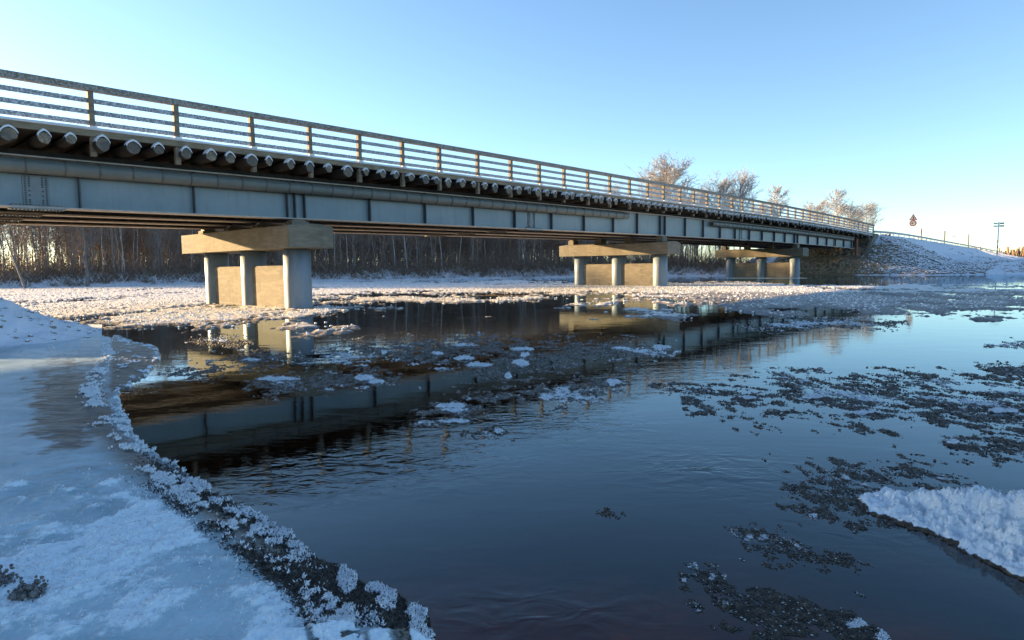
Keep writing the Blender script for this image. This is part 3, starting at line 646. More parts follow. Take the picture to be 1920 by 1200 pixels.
def tree_geo(seed, h, r, nb=34, start=.22, spread=.34, twigs=9, tw=.012, lean=0.0, bend=.03, up=.9):
    g = random.Random(seed); P = []; x = y = 0.0
    la = g.uniform(0, 6.28) if lean == 0 else 0
    for i in range(9):
        t = i / 8; P.append(np.array([x + lean * h * t, y, h * t])); x += g.gauss(0, bend) * h / 8 * 2; y += g.gauss(0, bend) * h / 8 * 2
    P[0][2] = -.4
    at = lambda t: P[min(int(t * 8), 7)] * (1 - (t * 8 - min(int(t * 8), 7))) + P[min(int(t * 8), 7) + 1] * (t * 8 - min(int(t * 8), 7))
    rad = [r * (1 - .88 * i / 8) + .006 for i in range(9)]
    tr_ = MB(); tr_.tube(P, rad, 6)
    segs = []
    for i in range(nb):
        t = start + (1 - start) * (i + g.random()) / nb * .98; a = g.uniform(0, 6.28); ln = h * spread * (math.sin(math.pi * min(1, max(.08, (t - start * .6) / (1.12 - start * .6)))) ** .8) * g.uniform(.6, 1.15) * (.55 + .45 * min(1, (t - start) * 5 + .3))
        d = np.array([math.cos(a), math.sin(a), g.uniform(.45, 1.1) * up]); d /= np.linalg.norm(d); p = at(t); br = max(r * (1 - t) * .38, tw * 1.3)
        pts = [p]
        for j in range(3):
            d = d + np.array([g.gauss(0, .16), g.gauss(0, .16), .12 + g.gauss(0, .1)]); d /= np.linalg.norm(d); q = pts[-1] + d * ln / 3
            segs.append((pts[-1], q, br * (1 - j * .3), br * (.7 - j * .28))); pts.append(q)
        for k_ in range(twigs):
            u = g.uniform(.2, 1); j = min(int(u * 3), 2); b0 = pts[j] * (1 - (u * 3 - j)) + pts[j + 1] * (u * 3 - j)
            td = d + np.array([g.gauss(0, .6), g.gauss(0, .6), g.gauss(.1, .45)]); td /= np.linalg.norm(td); tl = ln * g.uniform(.18, .42)
            e = b0 + td * tl; segs.append((b0, e, tw, tw * .5))
            for m_ in range(2):
                td2 = td + np.array([g.gauss(0, .55), g.gauss(0, .55), g.gauss(.05, .4)]); td2 /= np.linalg.norm(td2); b1 = b0 + (e - b0) * g.uniform(.3, .9)
                segs.append((b1, b1 + td2 * tl * g.uniform(.3, .6), tw * .8, tw * .4))
    return tr_, segs
PROTO = {}
def proto(key, barkm, twigm, **kw):
    tr_, segs = tree_geo(**kw); V, Fc = tri_tubes(segs); h = kw['h']
    tm = link('trunk', tr_.v, tr_.f, MT[barkm], smooth=True); cm = link('crown', V, Fc, MT[twigm])
    col.objects.unlink(tm); col.objects.unlink(cm)
    PROTO[key] = (tm, cm, float(max(h, np.percentile(V[:, 2], 99.7))), (tr_, segs))
def plant(key, x, y, z, sc, rot, label, cat='tree', group=None, name='bare_tree', tilt=None):
    tm, cm, h, _ = PROTO[key]
    r = bpy.data.objects.new(name, None); r.location = (x, y, z); r.rotation_euler = (tilt[0], tilt[1], rot) if tilt else (0, 0, rot); r.scale = (sc, sc, sc); col.objects.link(r)
    r.empty_display_size = .2
    for src, nm in ((tm, 'trunk'), (cm, 'crown')):
        c = src.copy(); c.name = nm; col.objects.link(c); c.parent = r
    tag(r, label, cat, group); return r
rt = random.Random(11)
for i in range(8): proto('w%d' % i, 'bark', 'twig_bark', seed=20 + i, h=9.0, r=rt.uniform(.045, .09), nb=30, start=.10 + .15 * rt.random(), spread=.24, twigs=9, tw=.012, bend=.05, up=1.3)
for i in range(4): proto('b%d' % i, 'birch', 'twig_bark', seed=50 + i, h=9.5, r=.065, nb=20, start=.4, spread=.2, twigs=7, tw=.010, bend=.02, up=1.2)
for i in range(4): proto('s%d' % i, 'bark', 'frosty_twig', seed=70 + i, h=16.0, r=.22, nb=90, start=.18, spread=.34, twigs=18, tw=.028, bend=.03, up=1.1)
proto('n0', 'birch', 'frosty_twig', seed=90, h=16, r=.15, nb=60, start=.3, spread=.2, twigs=16, tw=.026, bend=.02, up=1.5)
# far shore line, walked with an offset behind the water's edge
shore = np.array([(-53, 60.0), (-49, 62.5), (-34, 71), (-15, 80.5), (8, 85.5), (28, 84), (34, 84)]); seg = np.hypot(*(shore[1:] - shore[:-1]).T); cum = np.concatenate([[0], np.cumsum(seg)])
def on_shore(t, back):
    q = t * cum[-1]; i = min(int(np.searchsorted(cum, q, 'right') - 1), len(seg) - 1); e = (shore[i + 1] - shore[i]) / seg[i]; p = shore[i] + e * (q - cum[i]); n_ = np.array([-e[1], e[0]]); n2_ = np.array([-.38, .925])
    return p + n_ * min(back, 6) + n2_ * max(back - 6, 0)
def gz1(x, y): return float(ground_z(np.array([x]), np.array([y]))[0])
for i in range(262):
    t = rt.random() * (.98 if i % 3 else .5); bk = 2.6 + 14 * rt.random() ** 1.4; p = on_shore(t, bk)
    isb = rt.random() < .22; key = ('b%d' % rt.randrange(4)) if isb else ('w%d' % rt.randrange(8))
    lab = 'slender pale barked birch in the leafless wood on the far bank' if isb else 'thin leafless brown tree in the wood on the far bank'
    plant(key, p[0], p[1], gz1(*p), rt.uniform(.72, 1.05) * (1.0 + .1 * t), rt.uniform(0, 6.28), lab, group='birches of the far bank' if isb else 'brown trees of the far bank', name='birch_tree' if isb else 'bare_tree', tilt=(rt.gauss(0, .04), rt.gauss(0, .04)))
# the wood behind them: one mass
SV, SF = [], []; base = 0
geos = []
for kk in ('w0', 'w2', 'w4', 'b1', 'w6'):
    tr_, segs = PROTO[kk][3]; sub = segs[::2]; tp = [(tr_.v[i * 6] * .5 + tr_.v[i * 6 + 3] * .5, tr_.v[i * 6 + 6] * .5 + tr_.v[i * 6 + 9] * .5,   .05 * (1 - i / 9) + .01, .045 * (1 - i / 9) + .01) for i in range(8)]
    geos.append(tri_tubes(tp + [(a, b_, r0 * 1.5, r1 * 1.5) for a, b_, r0, r1 in sub]))
for i in range(3200):
    V, Fc = geos[i % 5]; t = rt.random() * 1.0; p = on_shore(t, 8 + 40 * rt.random() if i < 1300 else rt.uniform(36, 110)); a = rt.uniform(0, 6.28); s_ = rt.uniform(.7, 1.05) if i < 1300 else rt.uniform(1.0, 1.5)
    x = V[:, 0] * math.cos(a) - V[:, 1] * math.sin(a); y = V[:, 0] * math.sin(a) + V[:, 1] * math.cos(a)
    SV.append(np.stack([x * s_ + p[0], y * s_ + p[1], V[:, 2] * s_ + 1.3], 1)); SF.append(Fc + base); base += len(V)
o = link('distant_wood', np.concatenate(SV), np.concatenate(SF), MT['brush']); tag(o, 'dense brown leafless wood seen under the bridge', 'wood', kind='stuff')
# low brush along the water's edge, part of it loaded with snow
def brush(name, n, back, hgt, m, seed, trange=(0, 1), width=.02, label=None, clump=7):
    g = np.random.RandomState(seed); segs = []
    while len(segs) < n:
        t = g.uniform(*trange); p = on_shore(t, g.uniform(*back)); z = gz1(*p)
        for _ in range(clump):
            a = g.uniform(0, 6.28); l = g.uniform(.4, 1) * hgt; d = np.array([math.cos(a) * .7, math.sin(a) * .7, g.uniform(.25, 1.1)]); b0 = np.array([p[0] + g.normal(0, .3), p[1] + g.normal(0, .3), z])
            e = b0 + d * l * .6; e2 = e + (d + np.array([0, 0, -.5 * g.rand()])) * l * .5; segs += [(b0, e, width, width * .8), (e, e2, width * .8, width * .5)]
    V, Fc = tri_tubes(segs); o = link(name, V, Fc, m); tag(o, label, 'brush', kind='stuff'); return o
brush('brushwood', 30000, (1.2, 16), 3.4, MT['brush'], 5, width=.02, label='tangled brown brushwood along the far bank')
brush('bank_brush', 14000, (.1, 5), .9, MT['brush'], 16, width=.025, label='dark brown twigs and dead grass on the snowy slope of the far bank')
brush('snowy_brush', 8000, (.1, 4.5), .8, MT['snow'], 6, width=.03, label='snow covered twigs and grass at the foot of the far bank')
# single trees one can point to
def at_px(px, py_depth_y, back=None):
    return (px - 960) / F * py_depth_y
def solo(key, px, y, sc, label, **k):
    x = (px - 960) / F * (y + .5) * (1 / 1.0); return plant(key, x, y, gz1(x, y), sc, k.pop('rot', 0), label, **k)
proto('lean', 'bark', 'twig_bark', seed=101, h=9, r=.14, nb=16, start=.45, spread=.2, twigs=5, tw=.012, lean=-.32, bend=.01)
proto('crook', 'bark', 'bark', seed=104, h=8.5, r=.2, nb=24, start=.16, spread=.34, twigs=8, tw=.02, bend=.06, up=.7)
solo('lean', 66, 59.0, .9, 'dark bare trunk leaning left at the waterline far left')
solo('crook', 172, 64.4, .95, 'crooked dark leafless tree with low branches at the water on the left')
for i, (px, y, sc) in enumerate(((222, 71, .9), (233, 72, 1.0), (243, 70, .95), (300, 74, 1.0), (618, 86, .9), (684, 88, 1.0), (912, 92, 1.0))):
    solo('b%d' % (i % 4), px, y, sc, ['left birch of the white trunked trio on the far left bank', 'middle birch of the white trunked trio on the far left bank', 'right birch of the white trunked trio on the far left bank', 'lone birch left of the nearest pier cap', 'straight pale pole like birch right of the nearest pier', 'birch halfway between two snowy gaps of the far bank', 'birch left of the second pier against the dark wood'][i], name='birch_tree', rot=i)
proto('curve', 'birch', 'frosty_twig', seed=111, h=7, r=.13, nb=8, start=.6, spread=.2, twigs=4, tw=.015, lean=.5, bend=.09)
for px, y, sc, rot, lb in ((1285, 90, 1.0, 0, 'thick pale birch just right of the second pier'), (1294, 91, 1.0, 1, 'twin pale birch a little right of the second pier'), (1330, 88, .0, 0, '')):
    if sc: solo('b0', px, y, sc, lb, name='birch_tree', rot=rot)
solo('curve', 1327, 86.8, .8, 'white curved trunk leaning to the right between the second and third pier', name='leaning_tree')
# crowns above the railing on the right
for key, px, y, top_y, wd, lb in (('s0', 1260, 104, 296, 1.1, 'largest bushy leafless tree rising behind the railing'), ('s3', 1225, 108, 318, .9, 'smaller leafless tree at the left shoulder of the largest one'), ('s1', 1350, 106, 326, .85, 'left one of the two joined leafless crowns in the middle'), ('s2', 1390, 106, 322, .72, 'right one of the two joined leafless crowns in the middle'), ('n0', 1456, 112, 350, 1.2, 'narrow leafless tree standing alone above the railing'), ('s3', 1521, 118, 377, 1.15, 'low round leafless crown left of the tall slim tree'), ('n0', 1566, 122, 356, 1.3, 'tall slim leafless tree near the end of the bridge'), ('s1', 1594, 122, 380, 1.3, 'low leafless crown just right of the tall slim tree'), ('s2', 1624, 124, 380, 1.3, 'last leafless crown before the end of the railing'), ('s0', 1150, 112, 345, .7, 'low leafless crown seen through the railing bars, left of the largest tree'), ('s1', 1085, 112, 366, .6, 'lowest leafless crown seen through the railing bars far left'), ('s2', 1310, 110, 352, .7, 'leafless crown filling the gap right of the largest tree'), ('s3', 1425, 112, 380, .7, 'leafless crown seen through the railing left of the narrow tree')):
    x = (px - 960) / F * y; dep = y * math.cos(PIT); hor = 501.66 - (px - 960) * .012
    tz = CH + (hor - top_y) / F * y; z = gz1(x, y); h = tz - z; r = plant(key, x, y, z, h / PROTO[key][2], px * .7, lb)
    r.scale = (h / PROTO[key][2] * wd * 1.15, h / PROTO[key][2] * wd * 1.15, h / PROTO[key][2] * 1.0)
# far tree belt on the horizon to the right
segs = []; g = np.random.RandomState(3)
for i in range(2500):
    x = g.uniform(250, 700); y = g.uniform(395, 450); h = g.uniform(4, 9.5) * (.6 + .5 * math.sin(x * .05) ** 2); segs.append((np.array([x, y, 1.5]), np.array([x + g.normal(0, .5), y, 1.5 + h]), .9, .35))
V, Fc = tri_tubes(segs); tag(link('tree_belt', V, Fc, MT['far_wood']), 'sunlit brown belt of trees on the far right horizon', 'wood', kind='stuff')

# ------------------------------------------------------------------ ice
def chart(px0, px1, py0, py1, st):           # a sheet on the water plane, finer close to the shore we stand on
    xs = np.arange(px0, px1 + st, st); ys = np.arange(py0, py1 + st * .8, st * .8); PX, PY, Fc = grid(xs, ys); X, Y = G(PX, PY); return PX, PY, X, Y, Fc[:, ::-1]
def cut(name, X, Y, Z, Fc, keep, m, zone, smooth=True):
    f = Fc[keep[Fc].any(1)]; used = np.unique(f); idx = np.zeros(len(X), int); idx[used] = np.arange(len(used))
    o = link(name, np.stack([X, Y, Z], 1)[used], idx[f], m, smooth=smooth); vcol(o, 'zone', zone[used]); return o
# left ice shelf
OB = [(-140, 640), (60, 622), (150, 626), (205, 632), (262, 640), (294, 652), (300, 668), (288, 690), (262, 712), (232, 728), (222, 745), (236, 785), (250, 815), (268, 835), (300, 862), (345, 888), (392, 925), (440, 955), (482, 975), (530, 1008), (566, 1035), (600, 1058), (640, 1080), (662, 1096), (700, 1108), (740, 1128), (770, 1150), (800, 1168), (812, 1200), (830, 1700), (-900, 1700), (-900, 640)]
PX, PY, X, Y, Fc = chart(-130, 835, 612, 1320, 1.7)
Lp = Y / F                                    # metres per photo pixel
wob = (fbm(PX * .05, PY * .07, 4, 21) - .5) * 16
sd = sdist(PX, PY, OB) + wob
ridge = [(196, 640), (204, 668), (190, 700), (168, 735), (175, 775), (205, 825), (260, 880), (330, 925), (400, 975), (450, 1010), (520, 1060), (590, 1120), (620, 1180), (640, 1260)]
dr = seg_dist(PX, PY, ridge, False); wr = np.interp(PY, [640, 700, 760, 860, 1000, 1200], [7, 11, 20, 26, 32, 42])
edge2 = [(232, 785), (262, 835), (340, 892), (430, 955), (520, 1010), (560, 1040)]
de = seg_dist(PX, PY, edge2, False)
fine = fbm(X * 26, Y * 26, 4, 31); mid = fbm(X * 7, Y * 7, 4, 33); big = fbm(X * 1.5, Y * 1.5, 4, 35)
snowz = sst(-30, 90, (PY - 880) * .75 - np.abs(PX - 330) * .10 + (PX - 100) * .16 + (mid - .5) * 120) * sst(0, 90, dr * np.where(PY > 880, 1, 1)) * (sd > 0)
thin = sst(14, -14, np.hypot((PX - 128) / 1.15, (PY - 775) / 1.35) - 62 + (mid - .5) * 90) + sst(-4, 10, PX - 205 - (PY - 640) * .0) * sst(760, 735, PY)
thin = np.clip(thin + .9 * np.exp(-(dr / (wr * .95)) ** 2) * sst(650, 720, PY), 0, 1)
under = np.exp(-(dr / (wr * 1.1)) ** 2) * sst(680, 760, PY)
darkc = np.clip(sst(50, 12, sd) * sst(840, 940, PY) + sst(120, 60, sd + (mid - .5) * 40) * sst(1040, 1110, PY), 0, 1)
darkc = np.clip(darkc + .8 * np.exp(-((dr - wr * .9) / (wr * .45)) ** 2) * sst(900, 980, PY) * (mid > .42), 0, 1)
fr_ = np.exp(-(dr / wr) ** 2) * 1.05 + .75 * np.exp(-(de / 24) ** 2) + snowz * .55
fr_ = np.exp(-(dr / wr) ** 2) * 1.05 + .75 * np.exp(-(de / 24) ** 2)
fr_ = fr_ * 1.5 * sst(.485, .59, mid * .45 + fine * .5 + .5 * (big - .5)) * (1 - .97 * sst(1040, 1110, PY) * sst(95, 50, sd))
fr_ = fr_ + .9 * np.exp(-((sd - 4) / 6) ** 2) * sst(.45, .55, mid * .5 + fine * .5) * sst(780, 740, PY) * (PX > 190)
soft = snowz * (.30 + .62 * sst(.36, .62, big) + .5 * (fine - .5) + .7 * (mid - .5)); fr_ = np.maximum(fr_, soft * (1 - darkc))
fr_ = fr_ + .8 * sst(.53, .62, mid * .6 + fine * .4) * sst(205, 222, PX) * sst(765, 745, PY)
fr_ = np.where((PX < 150 + (PY - 640) * 0) & (PY < 700) & (mid > .3), np.maximum(fr_, .55 * sst(690, 650, PY)), fr_)
blob = [(650, 1100, 14, 30), (702, 1122, 16, 12), (730, 1140, 20, 16), (722, 1165, 22, 16), (782, 1172, 18, 22), (788, 1215, 24, 26)]
for bx, by, rx, ry in blob:
    q = np.hypot((PX - bx) / rx, (PY - by) / ry) + (mid - .5) * 1.2; fr_ = np.maximum(fr_, 1.1 * sst(1.15, .7, q))
fr_ = np.clip(fr_, 0, 1)
hz = .02 + .035 * sst(0, 60, sd) + .035 * big * sst(20, 120, sd) + fr_ * (.006 + .020 * fine) + .022 * (fine - .5) * darkc + .028 * np.exp(-(dr / wr) ** 2) * mid
hz = hz + snowz * .022 * mid + (fbm(X * 60, Y * 60, 2, 37) - .5) * .010 * np.clip(fr_ + darkc, 0, 1)
hz = np.where(sd < 0, hz + sd * .02, hz)
Zs = np.maximum(hz, -.2)
o = cut('shelf_ice', X, Y, Zs, Fc, sd > -6, MT['shelf'], np.stack([fr_, np.clip(thin * (1 - snowz * .6), 0, 1), np.clip(np.maximum(darkc, .75 * under), 0, 1)], 1)); tag(o, 'blue milky shore ice with a frosty ridge along its edge, filling the left foreground', 'ice')
# frost crystals standing on it
def crystals(name, X, Y, Z, wgt, n, s0, s1, seed, m, label, thick=1.0):
    g = np.random.RandomState(seed); pr = wgt / wgt.sum(); idx = g.choice(len(X), n, p=pr)
    jx = g.normal(0, 1, n) * Lp_of(Y[idx]) * 1.2; P = np.stack([X[idx] + jx, Y[idx] + g.normal(0, 1, n) * Lp_of(Y[idx]) * 3, Z[idx]], 1)
    s = g.uniform(s0, s1, n) * (1 + .0 * Y[idx]); s = s * (1 + .18 * (Y[idx] - 2.5))
    a = g.uniform(0, 6.28, n); el = g.uniform(.25, 1.4, n); ax = np.stack([np.cos(a) * np.cos(el), np.sin(a) * np.cos(el), np.sin(el)], 1)
    b_ = g.normal(0, 1, (n, 3)); b_ -= ax * (b_ * ax).sum(1)[:, None]; b_ /= np.linalg.norm(b_, axis=1)[:, None]; c_ = np.cross(ax, b_)
    s = s[:, None]; V = np.stack([P + b_ * s * .38 - ax * s * .2, P - b_ * s * .22 + c_ * s * .3 - ax * s * .2, P - b_ * s * .22 - c_ * s * .3 - ax * s * .2, P + ax * s], 1)
    t = np.array([(0, 1, 3), (1, 2, 3), (2, 0, 3)]); Fc = (t[None] + (np.arange(n) * 4)[:, None, None]).reshape(-1, 3)
    o = link(name, V.reshape(-1, 3), Fc, m); tag(o, label, 'frost', kind='stuff'); return o
def Lp_of(y): return y / F
wg = np.where(sd > 0, fr_ ** 2, 0) * Lp ** .7 * (np.exp(-(dr / wr) ** 2) + .9 * np.exp(-(de / 20) ** 2) + .035 * snowz + (PX > 600)) * (PY < 1215)
crystals('frost_crystals', X, Y, Zs, wg, 22000, .006, .016, 3, MT['frost_white'], 'white frost feathers along the edge of the shore ice')
wg = np.where(sd > 0, darkc, 0) * Lp * (PY < 1215); crystals('dark_ice_grains', X, Y, Zs, wg + 1e-12, 16000, .006, .014, 4, MT['slush_dark'], 'dark wet ice grains at the rim of the shore ice')
# two frosty clods frozen into the shelf
for i, (px, py, r, lb) in enumerate(((55, 1118, .075, 'small dark clod capped with frost on the ice in the lower left corner'), (-4, 1098, .085, 'frosted dark clod cut by the left edge of the photo'))):
    cx, cy = (float(q) for q in G(px, py, .09)); g = np.random.RandomState(40 + i)
    pts = np.stack([g.normal(cx, r * .36, 240), g.normal(cy, r * .3, 240), .085 + np.abs(g.normal(0, r * .3, 240))], 1); stones('frosty_clod', pts, g.uniform(.005, .013, 240), MT['clod_earth'], 9 + i, 1.2); tag(bpy.context.scene.objects[-1] if False else col.objects[-1], lb, 'clod')
# snowy mound of the near bank on the left
PX, PY, X, Y, Fc = chart(-420, 190, 600, 700, 1.6)
cx, cy = (float(q) for q in G(-190, 640)); q = np.hypot((X - cx) / 4.3, (Y - cy) / 3.4)
Z = 1.25 * sst(1.0, .1, q + (fbm(X * .8, Y * .8, 3, 8) - .5) * .18) + (fbm(X * 3, Y * 3, 4, 5) - .5) * .14 * sst(1.1, .8, q) - .05
Z = Z + .06
o = cut('snowy_bank', X, Y, Z, Fc, q < 1.15, MT['snow'], np.zeros((len(X), 3))); tag(o, kind='structure')
g = np.random.RandomState(9); sel = g.choice(np.where((q < .93))[0], 420); pts = np.stack([X[sel], Y[sel], Z[sel] - .01], 1)
tag(stones('mound_stones', pts, g.uniform(.02, .06, 420) * (1 + (g.rand(420) > .9) * 1.2), MT['snowy_stone'], 21, 1.3), 'dark stones poking out of the snowy mound at the left edge', 'stones', kind='stuff')

# wide drift ice beyond and around the piers
def ellw(PX, PY, lst):
    W = 0
    for px, py, rx, ry, a in lst: W = W + a * np.exp(-(((PX - px) / rx) ** 2 + ((PY - py) / ry) ** 2))
    return W
PX, PY, X, Y, Fc = chart(-60, 2000, 519, 668, 1.25)
W = np.interp(PY, [519, 535, 560, 590, 610, 640, 668], [.60, .66, .60, .52, .40, .30, .2]) * 1.0
W = W + ellw(PX, PY, [(150, 555, 420, 26, .32), (0, 580, 240, 16, .2), (420, 585, 200, 16, .18), (350, 600, 160, 12, .1), (700, 538, 320, 10, .45), (1150, 538, 260, 9, .45), (1180, 548, 200, 8, .2), (1350, 545, 200, 10, .22), (820, 572, 260, 8, -.28), (980, 606, 240, 20, -.42), (860, 553, 240, 5, -.25), (760, 562, 260, 4, .22), (640, 592, 200, 7, .25), (700, 580, 120, 9, .25), (900, 592, 60, 5, .3), (640, 610, 110, 8, .25), (300, 640, 190, 20, -.45), (480, 650, 200, 14, -.2), (1600, 560, 380, 16, .32), (1800, 590, 140, 10, .25), (1500, 585, 120, 14, .10), (1720, 640, 300, 34, -1.0), (1450, 620, 190, 20, -.45), (1650, 524, 420, 7, -1.2), (1300, 575, 80, 10, -.2), (1700, 606, 260, 9, -.5), (1870, 600, 90, 6, .6)])
far_n = fbm(X * .22, Y * .09, 4, 51, .6); cl = fbm(X * .9, Y * .5, 4, 52, .6); fn = fbm(X * 4, Y * 3, 3, 53)
W = W + (far_n - .5) * 1.3 + (cl - .5) * 1.3 + (fn - .5) * .35
Z = -.03 + .085 * sst(.42, .75, W) * (.45 + .7 * fn) ; Z = np.where(W < .42, Z - .03, Z)
inr = sdist(X, Y, RIVER)
fz_ = np.clip(sst(.48, .9, W + (fn - .5) * .5) * 1.1, 0, 1) * (1 - .55 * sst(1150, 1350, PX) * sst(540, 552, PY)) * (1 - .4 * sst(585, 610, PY))
o = cut('drift_ice', X, Y, Z, Fc, (W > .40) & (inr > .3), MT['slush_pale'], np.stack([fz_] * 3, 1)); tag(o, 'broken drift ice covering the river around and beyond the piers', 'ice', kind='stuff')
# white rime lumps on the sunlit ice
g = np.random.RandomState(15); wg = np.where((W > .6) & (inr > .5) & (PY < 640), W ** 2 * Lp_of(Y) ** 1.2, 0); idx = g.choice(len(X), 9000, p=wg / wg.sum())
pts = np.stack([X[idx] + g.normal(0, .2, 9000), Y[idx] + g.normal(0, .5, 9000), Z[idx] + .01], 1); tag(stones('ice_lumps', pts, g.uniform(.015, .05, 9000), MT['snow'], 22, .7), 'small white ice lumps strewn over the drift ice', 'ice', kind='stuff')
# ice collar round the last pier
c = B(62.26, 4.3, 0); k = MB()
P = [B(62.26 + .85 * math.cos(t) + .08 * math.sin(5 * t), 4.35 + 4.6 * math.sin(t), z) for z in (-.05, .03) for t in np.linspace(0, 2 * math.pi, 40, endpoint=False)]
k.add(P, [tuple(range(40))[::-1], tuple(range(40, 80))] + [(j, (j + 1) % 40, 40 + (j + 1) % 40, 40 + j) for j in range(40)]); tag(k.build('ice_collar', MT['snow']), 'thin white ice sheet frozen round the farthest pier', 'ice')

# separate slush pans
def pan(poly, label, seed, holes=.35, frost=.25, h=.03, st=1.5, lumps=(), cs=1.0, m='slush_dark', thr=.5, nc=0, grain=1.0):
    xs_ = [p[0] for p in poly]; ys_ = [p[1] for p in poly]
    PX, PY, X, Y, Fc = chart(min(xs_) - 12, max(xs_) + 12, min(ys_) - 8, max(ys_) + 8, st)
    h = h * .62; frost = frost + .05
    ext = max(8.0, (max(ys_) - min(ys_)) * .22)
    sd = sdist(PX, PY, poly); yy = Y.mean(); sc_ = cs
    fa = X * .749 - Y * .663; fb = X * .663 + Y * .749; nb = fbm(fa * 1.9 * sc_, fb * 4.6 * sc_, 4, seed); ns = fbm(X * 16 * sc_, Y * 12 * sc_, 3, seed + 5); nl = fbm(fa * .55 * sc_, fb * 1.7 * sc_, 3, seed + 9)
    rd = .5 - np.abs(nb - .5) * 4.2; rd2 = .5 - np.abs(nl - .5) * 3.4; nt_ = fbm(X * 30, Y * 24, 2, seed + 7)
    q = np.clip(sd / ext, -1.5, 1) * .42 + np.maximum(rd, rd2 - .1) * holes * 3.0 + (ns - .5) * 1.5 + (nt_ - .5) * .7 - .26 - holes * .35
    Z = (np.clip(q, -.4, .8) * h * .55 - .003 + (ns - .5) * h * .6 + (nt_ - .5) * h * .5)
    f = np.clip((nt_ - .5) * 1.2 + (ns - .5) * .8 + (nb - .5) * 1.6 + (fbm(X * 1.7 * sc_, Y * 1.7 * sc_, 3, seed + 11) - .5) * 2.0 * min(1, frost * 3) + frost - .45, 0, 1) * (q > .1)
    for lx, ly, rx, ry in lumps:
        e = np.hypot((PX - lx) / rx, (PY - ly) / ry) + (nb - .5) * .9 + (ns - .5) * .6; u = sst(1.1, .6, e); f = np.maximum(f, u * 1.2); Z = Z + u * h * .8 * (.5 + ns)
        q = np.maximum(q, u - .2)
    keep = q > .02; fq = Fc[keep[Fc].any(1)]; used = np.unique(fq); idx = np.zeros(len(X), int); idx[used] = np.arange(len(used)); fq = idx[fq]
    V0 = np.stack([X, Y, Z], 1)[used]; T0 = np.concatenate([fq[:, [0, 1, 2]], fq[:, [0, 2, 3]]]); f = np.clip(f, 0, 1)
    g = np.random.RandomState(seed); ok = np.where(q > .05)[0]; lp = Lp_of(Y[ok]); n = int(min(len(ok) * .6, 20000)); pick = g.choice(ok, n)
    sz = np.clip(Lp_of(Y[pick]) * 1.3, .004, .026) * g.uniform(.5, 1.5, n) * grain
    OV = np.array([(1, 0, 0), (-1, 0, 0), (0, 1, 0), (0, -1, 0), (0, 0, 1), (0, 0, -.6)], float); OF = np.array([(0, 2, 4), (2, 1, 4), (1, 3, 4), (3, 0, 4), (2, 0, 5), (1, 2, 5), (3, 1, 5), (0, 3, 5)])
    GV_ = OV[None] * g.uniform(.5, 1.3, (n, 6, 1)) * sz[:, None, None] * np.array([1.5, .8, .6]); aa = g.uniform(0, 6.28, n)[:, None]
    gx = GV_[..., 0] * np.cos(aa) - GV_[..., 1] * np.sin(aa); gy = GV_[..., 0] * np.sin(aa) + GV_[..., 1] * np.cos(aa)
    ctr = np.stack([X[pick] + g.normal(0, 1, n) * Lp_of(Y[pick]) * 1.5, Y[pick] + g.normal(0, 1, n) * Lp_of(Y[pick]) * 4, np.maximum(Z[pick], 0) + sz * .25], 1)
    G_ = np.stack([gx, gy, GV_[..., 2]], -1) + ctr[:, None, :]; gf = np.clip(f[pick] + (g.rand(n) > .9) * .7 * (g.rand(n)), 0, 1)
    o = link('slush_pan', np.concatenate([V0, G_.reshape(-1, 3)]), np.concatenate([T0, (OF[None] + (np.arange(n) * 6)[:, None, None]).reshape(-1, 3) + len(V0)]), MT[m])
    vcol(o, 'zone', np.repeat(np.concatenate([f[used], np.repeat(gf, 6)])[:, None], 3, 1)); tag(o, label, 'slush ice', 'drifting pans of slush ice on the dark water')
    return o
pan([(1466, 925), (1500, 885), (1545, 868), (1600, 866), (1652, 878), (1668, 900), (1650, 925), (1620, 945), (1640, 975), (1615, 985), (1560, 972), (1500, 955), (1470, 945)], 'thick brown slush pan touching the left tip of the white floe', 61, .25, .12, .035, 1.5, nc=1)
pan([(1644, 868), (1690, 860), (1735, 868), (1790, 885), (1825, 905), (1815, 918), (1770, 915), (1730, 900), (1740, 925), (1700, 905), (1660, 885)], 'ragged dark slush patch behind the white floe', 62, .4, .1, .03, 1.5)
pan([(1475, 962), (1540, 962), (1600, 975), (1660, 975), (1670, 985), (1600, 990), (1560, 980), (1500, 975)], 'small slush strip carrying one white fleck, below the brown pan', 63, .4, .1, .02, 1.5, lumps=((1522, 968, 13, 6),))
pan([(1285, 1105), (1300, 1068), (1345, 1065), (1400, 1075), (1470, 1082), (1540, 1110), (1600, 1140), (1650, 1185), (1665, 1215), (1430, 1215), (1370, 1180), (1340, 1140)], 'large ring shaped slush pan at the bottom edge right of the middle', 64, .42, .22, .022, 1.5, lumps=((1610, 1172, 22, 7), (1655, 1195, 10, 12)))
pan([(1368, 992), (1410, 990), (1470, 1005), (1510, 1030), (1560, 1042), (1620, 1058), (1615, 1066), (1540, 1062), (1480, 1050), (1440, 1030), (1390, 1015)], 'thin slanting slush streak left of the white floe', 65, .45, .15, .014, 1.5)
pan([(1118, 962), (1135, 953), (1160, 956), (1176, 968), (1165, 980), (1135, 976)], 'tiny dark slush clump alone on open water in the middle', 66, .3, .1, .025, 1.3)
pan([(1290, 742), (1330, 722), (1440, 712), (1470, 702), (1600, 698), (1700, 697), (1800, 705), (1990, 722), (1990, 858), (1900, 822), (1840, 812), (1760, 800), (1700, 796), (1640, 800), (1560, 782), (1480, 772), (1430, 778), (1360, 768), (1310, 758)], 'widest dark slush field reaching the right edge above the white floe', 67, .36, .22, .05, 1.4, lumps=((1530, 745, 26, 3), (1620, 775, 24, 2.5), (1880, 772, 30, 3), (1400, 748, 20, 2.5)), cs=.55)
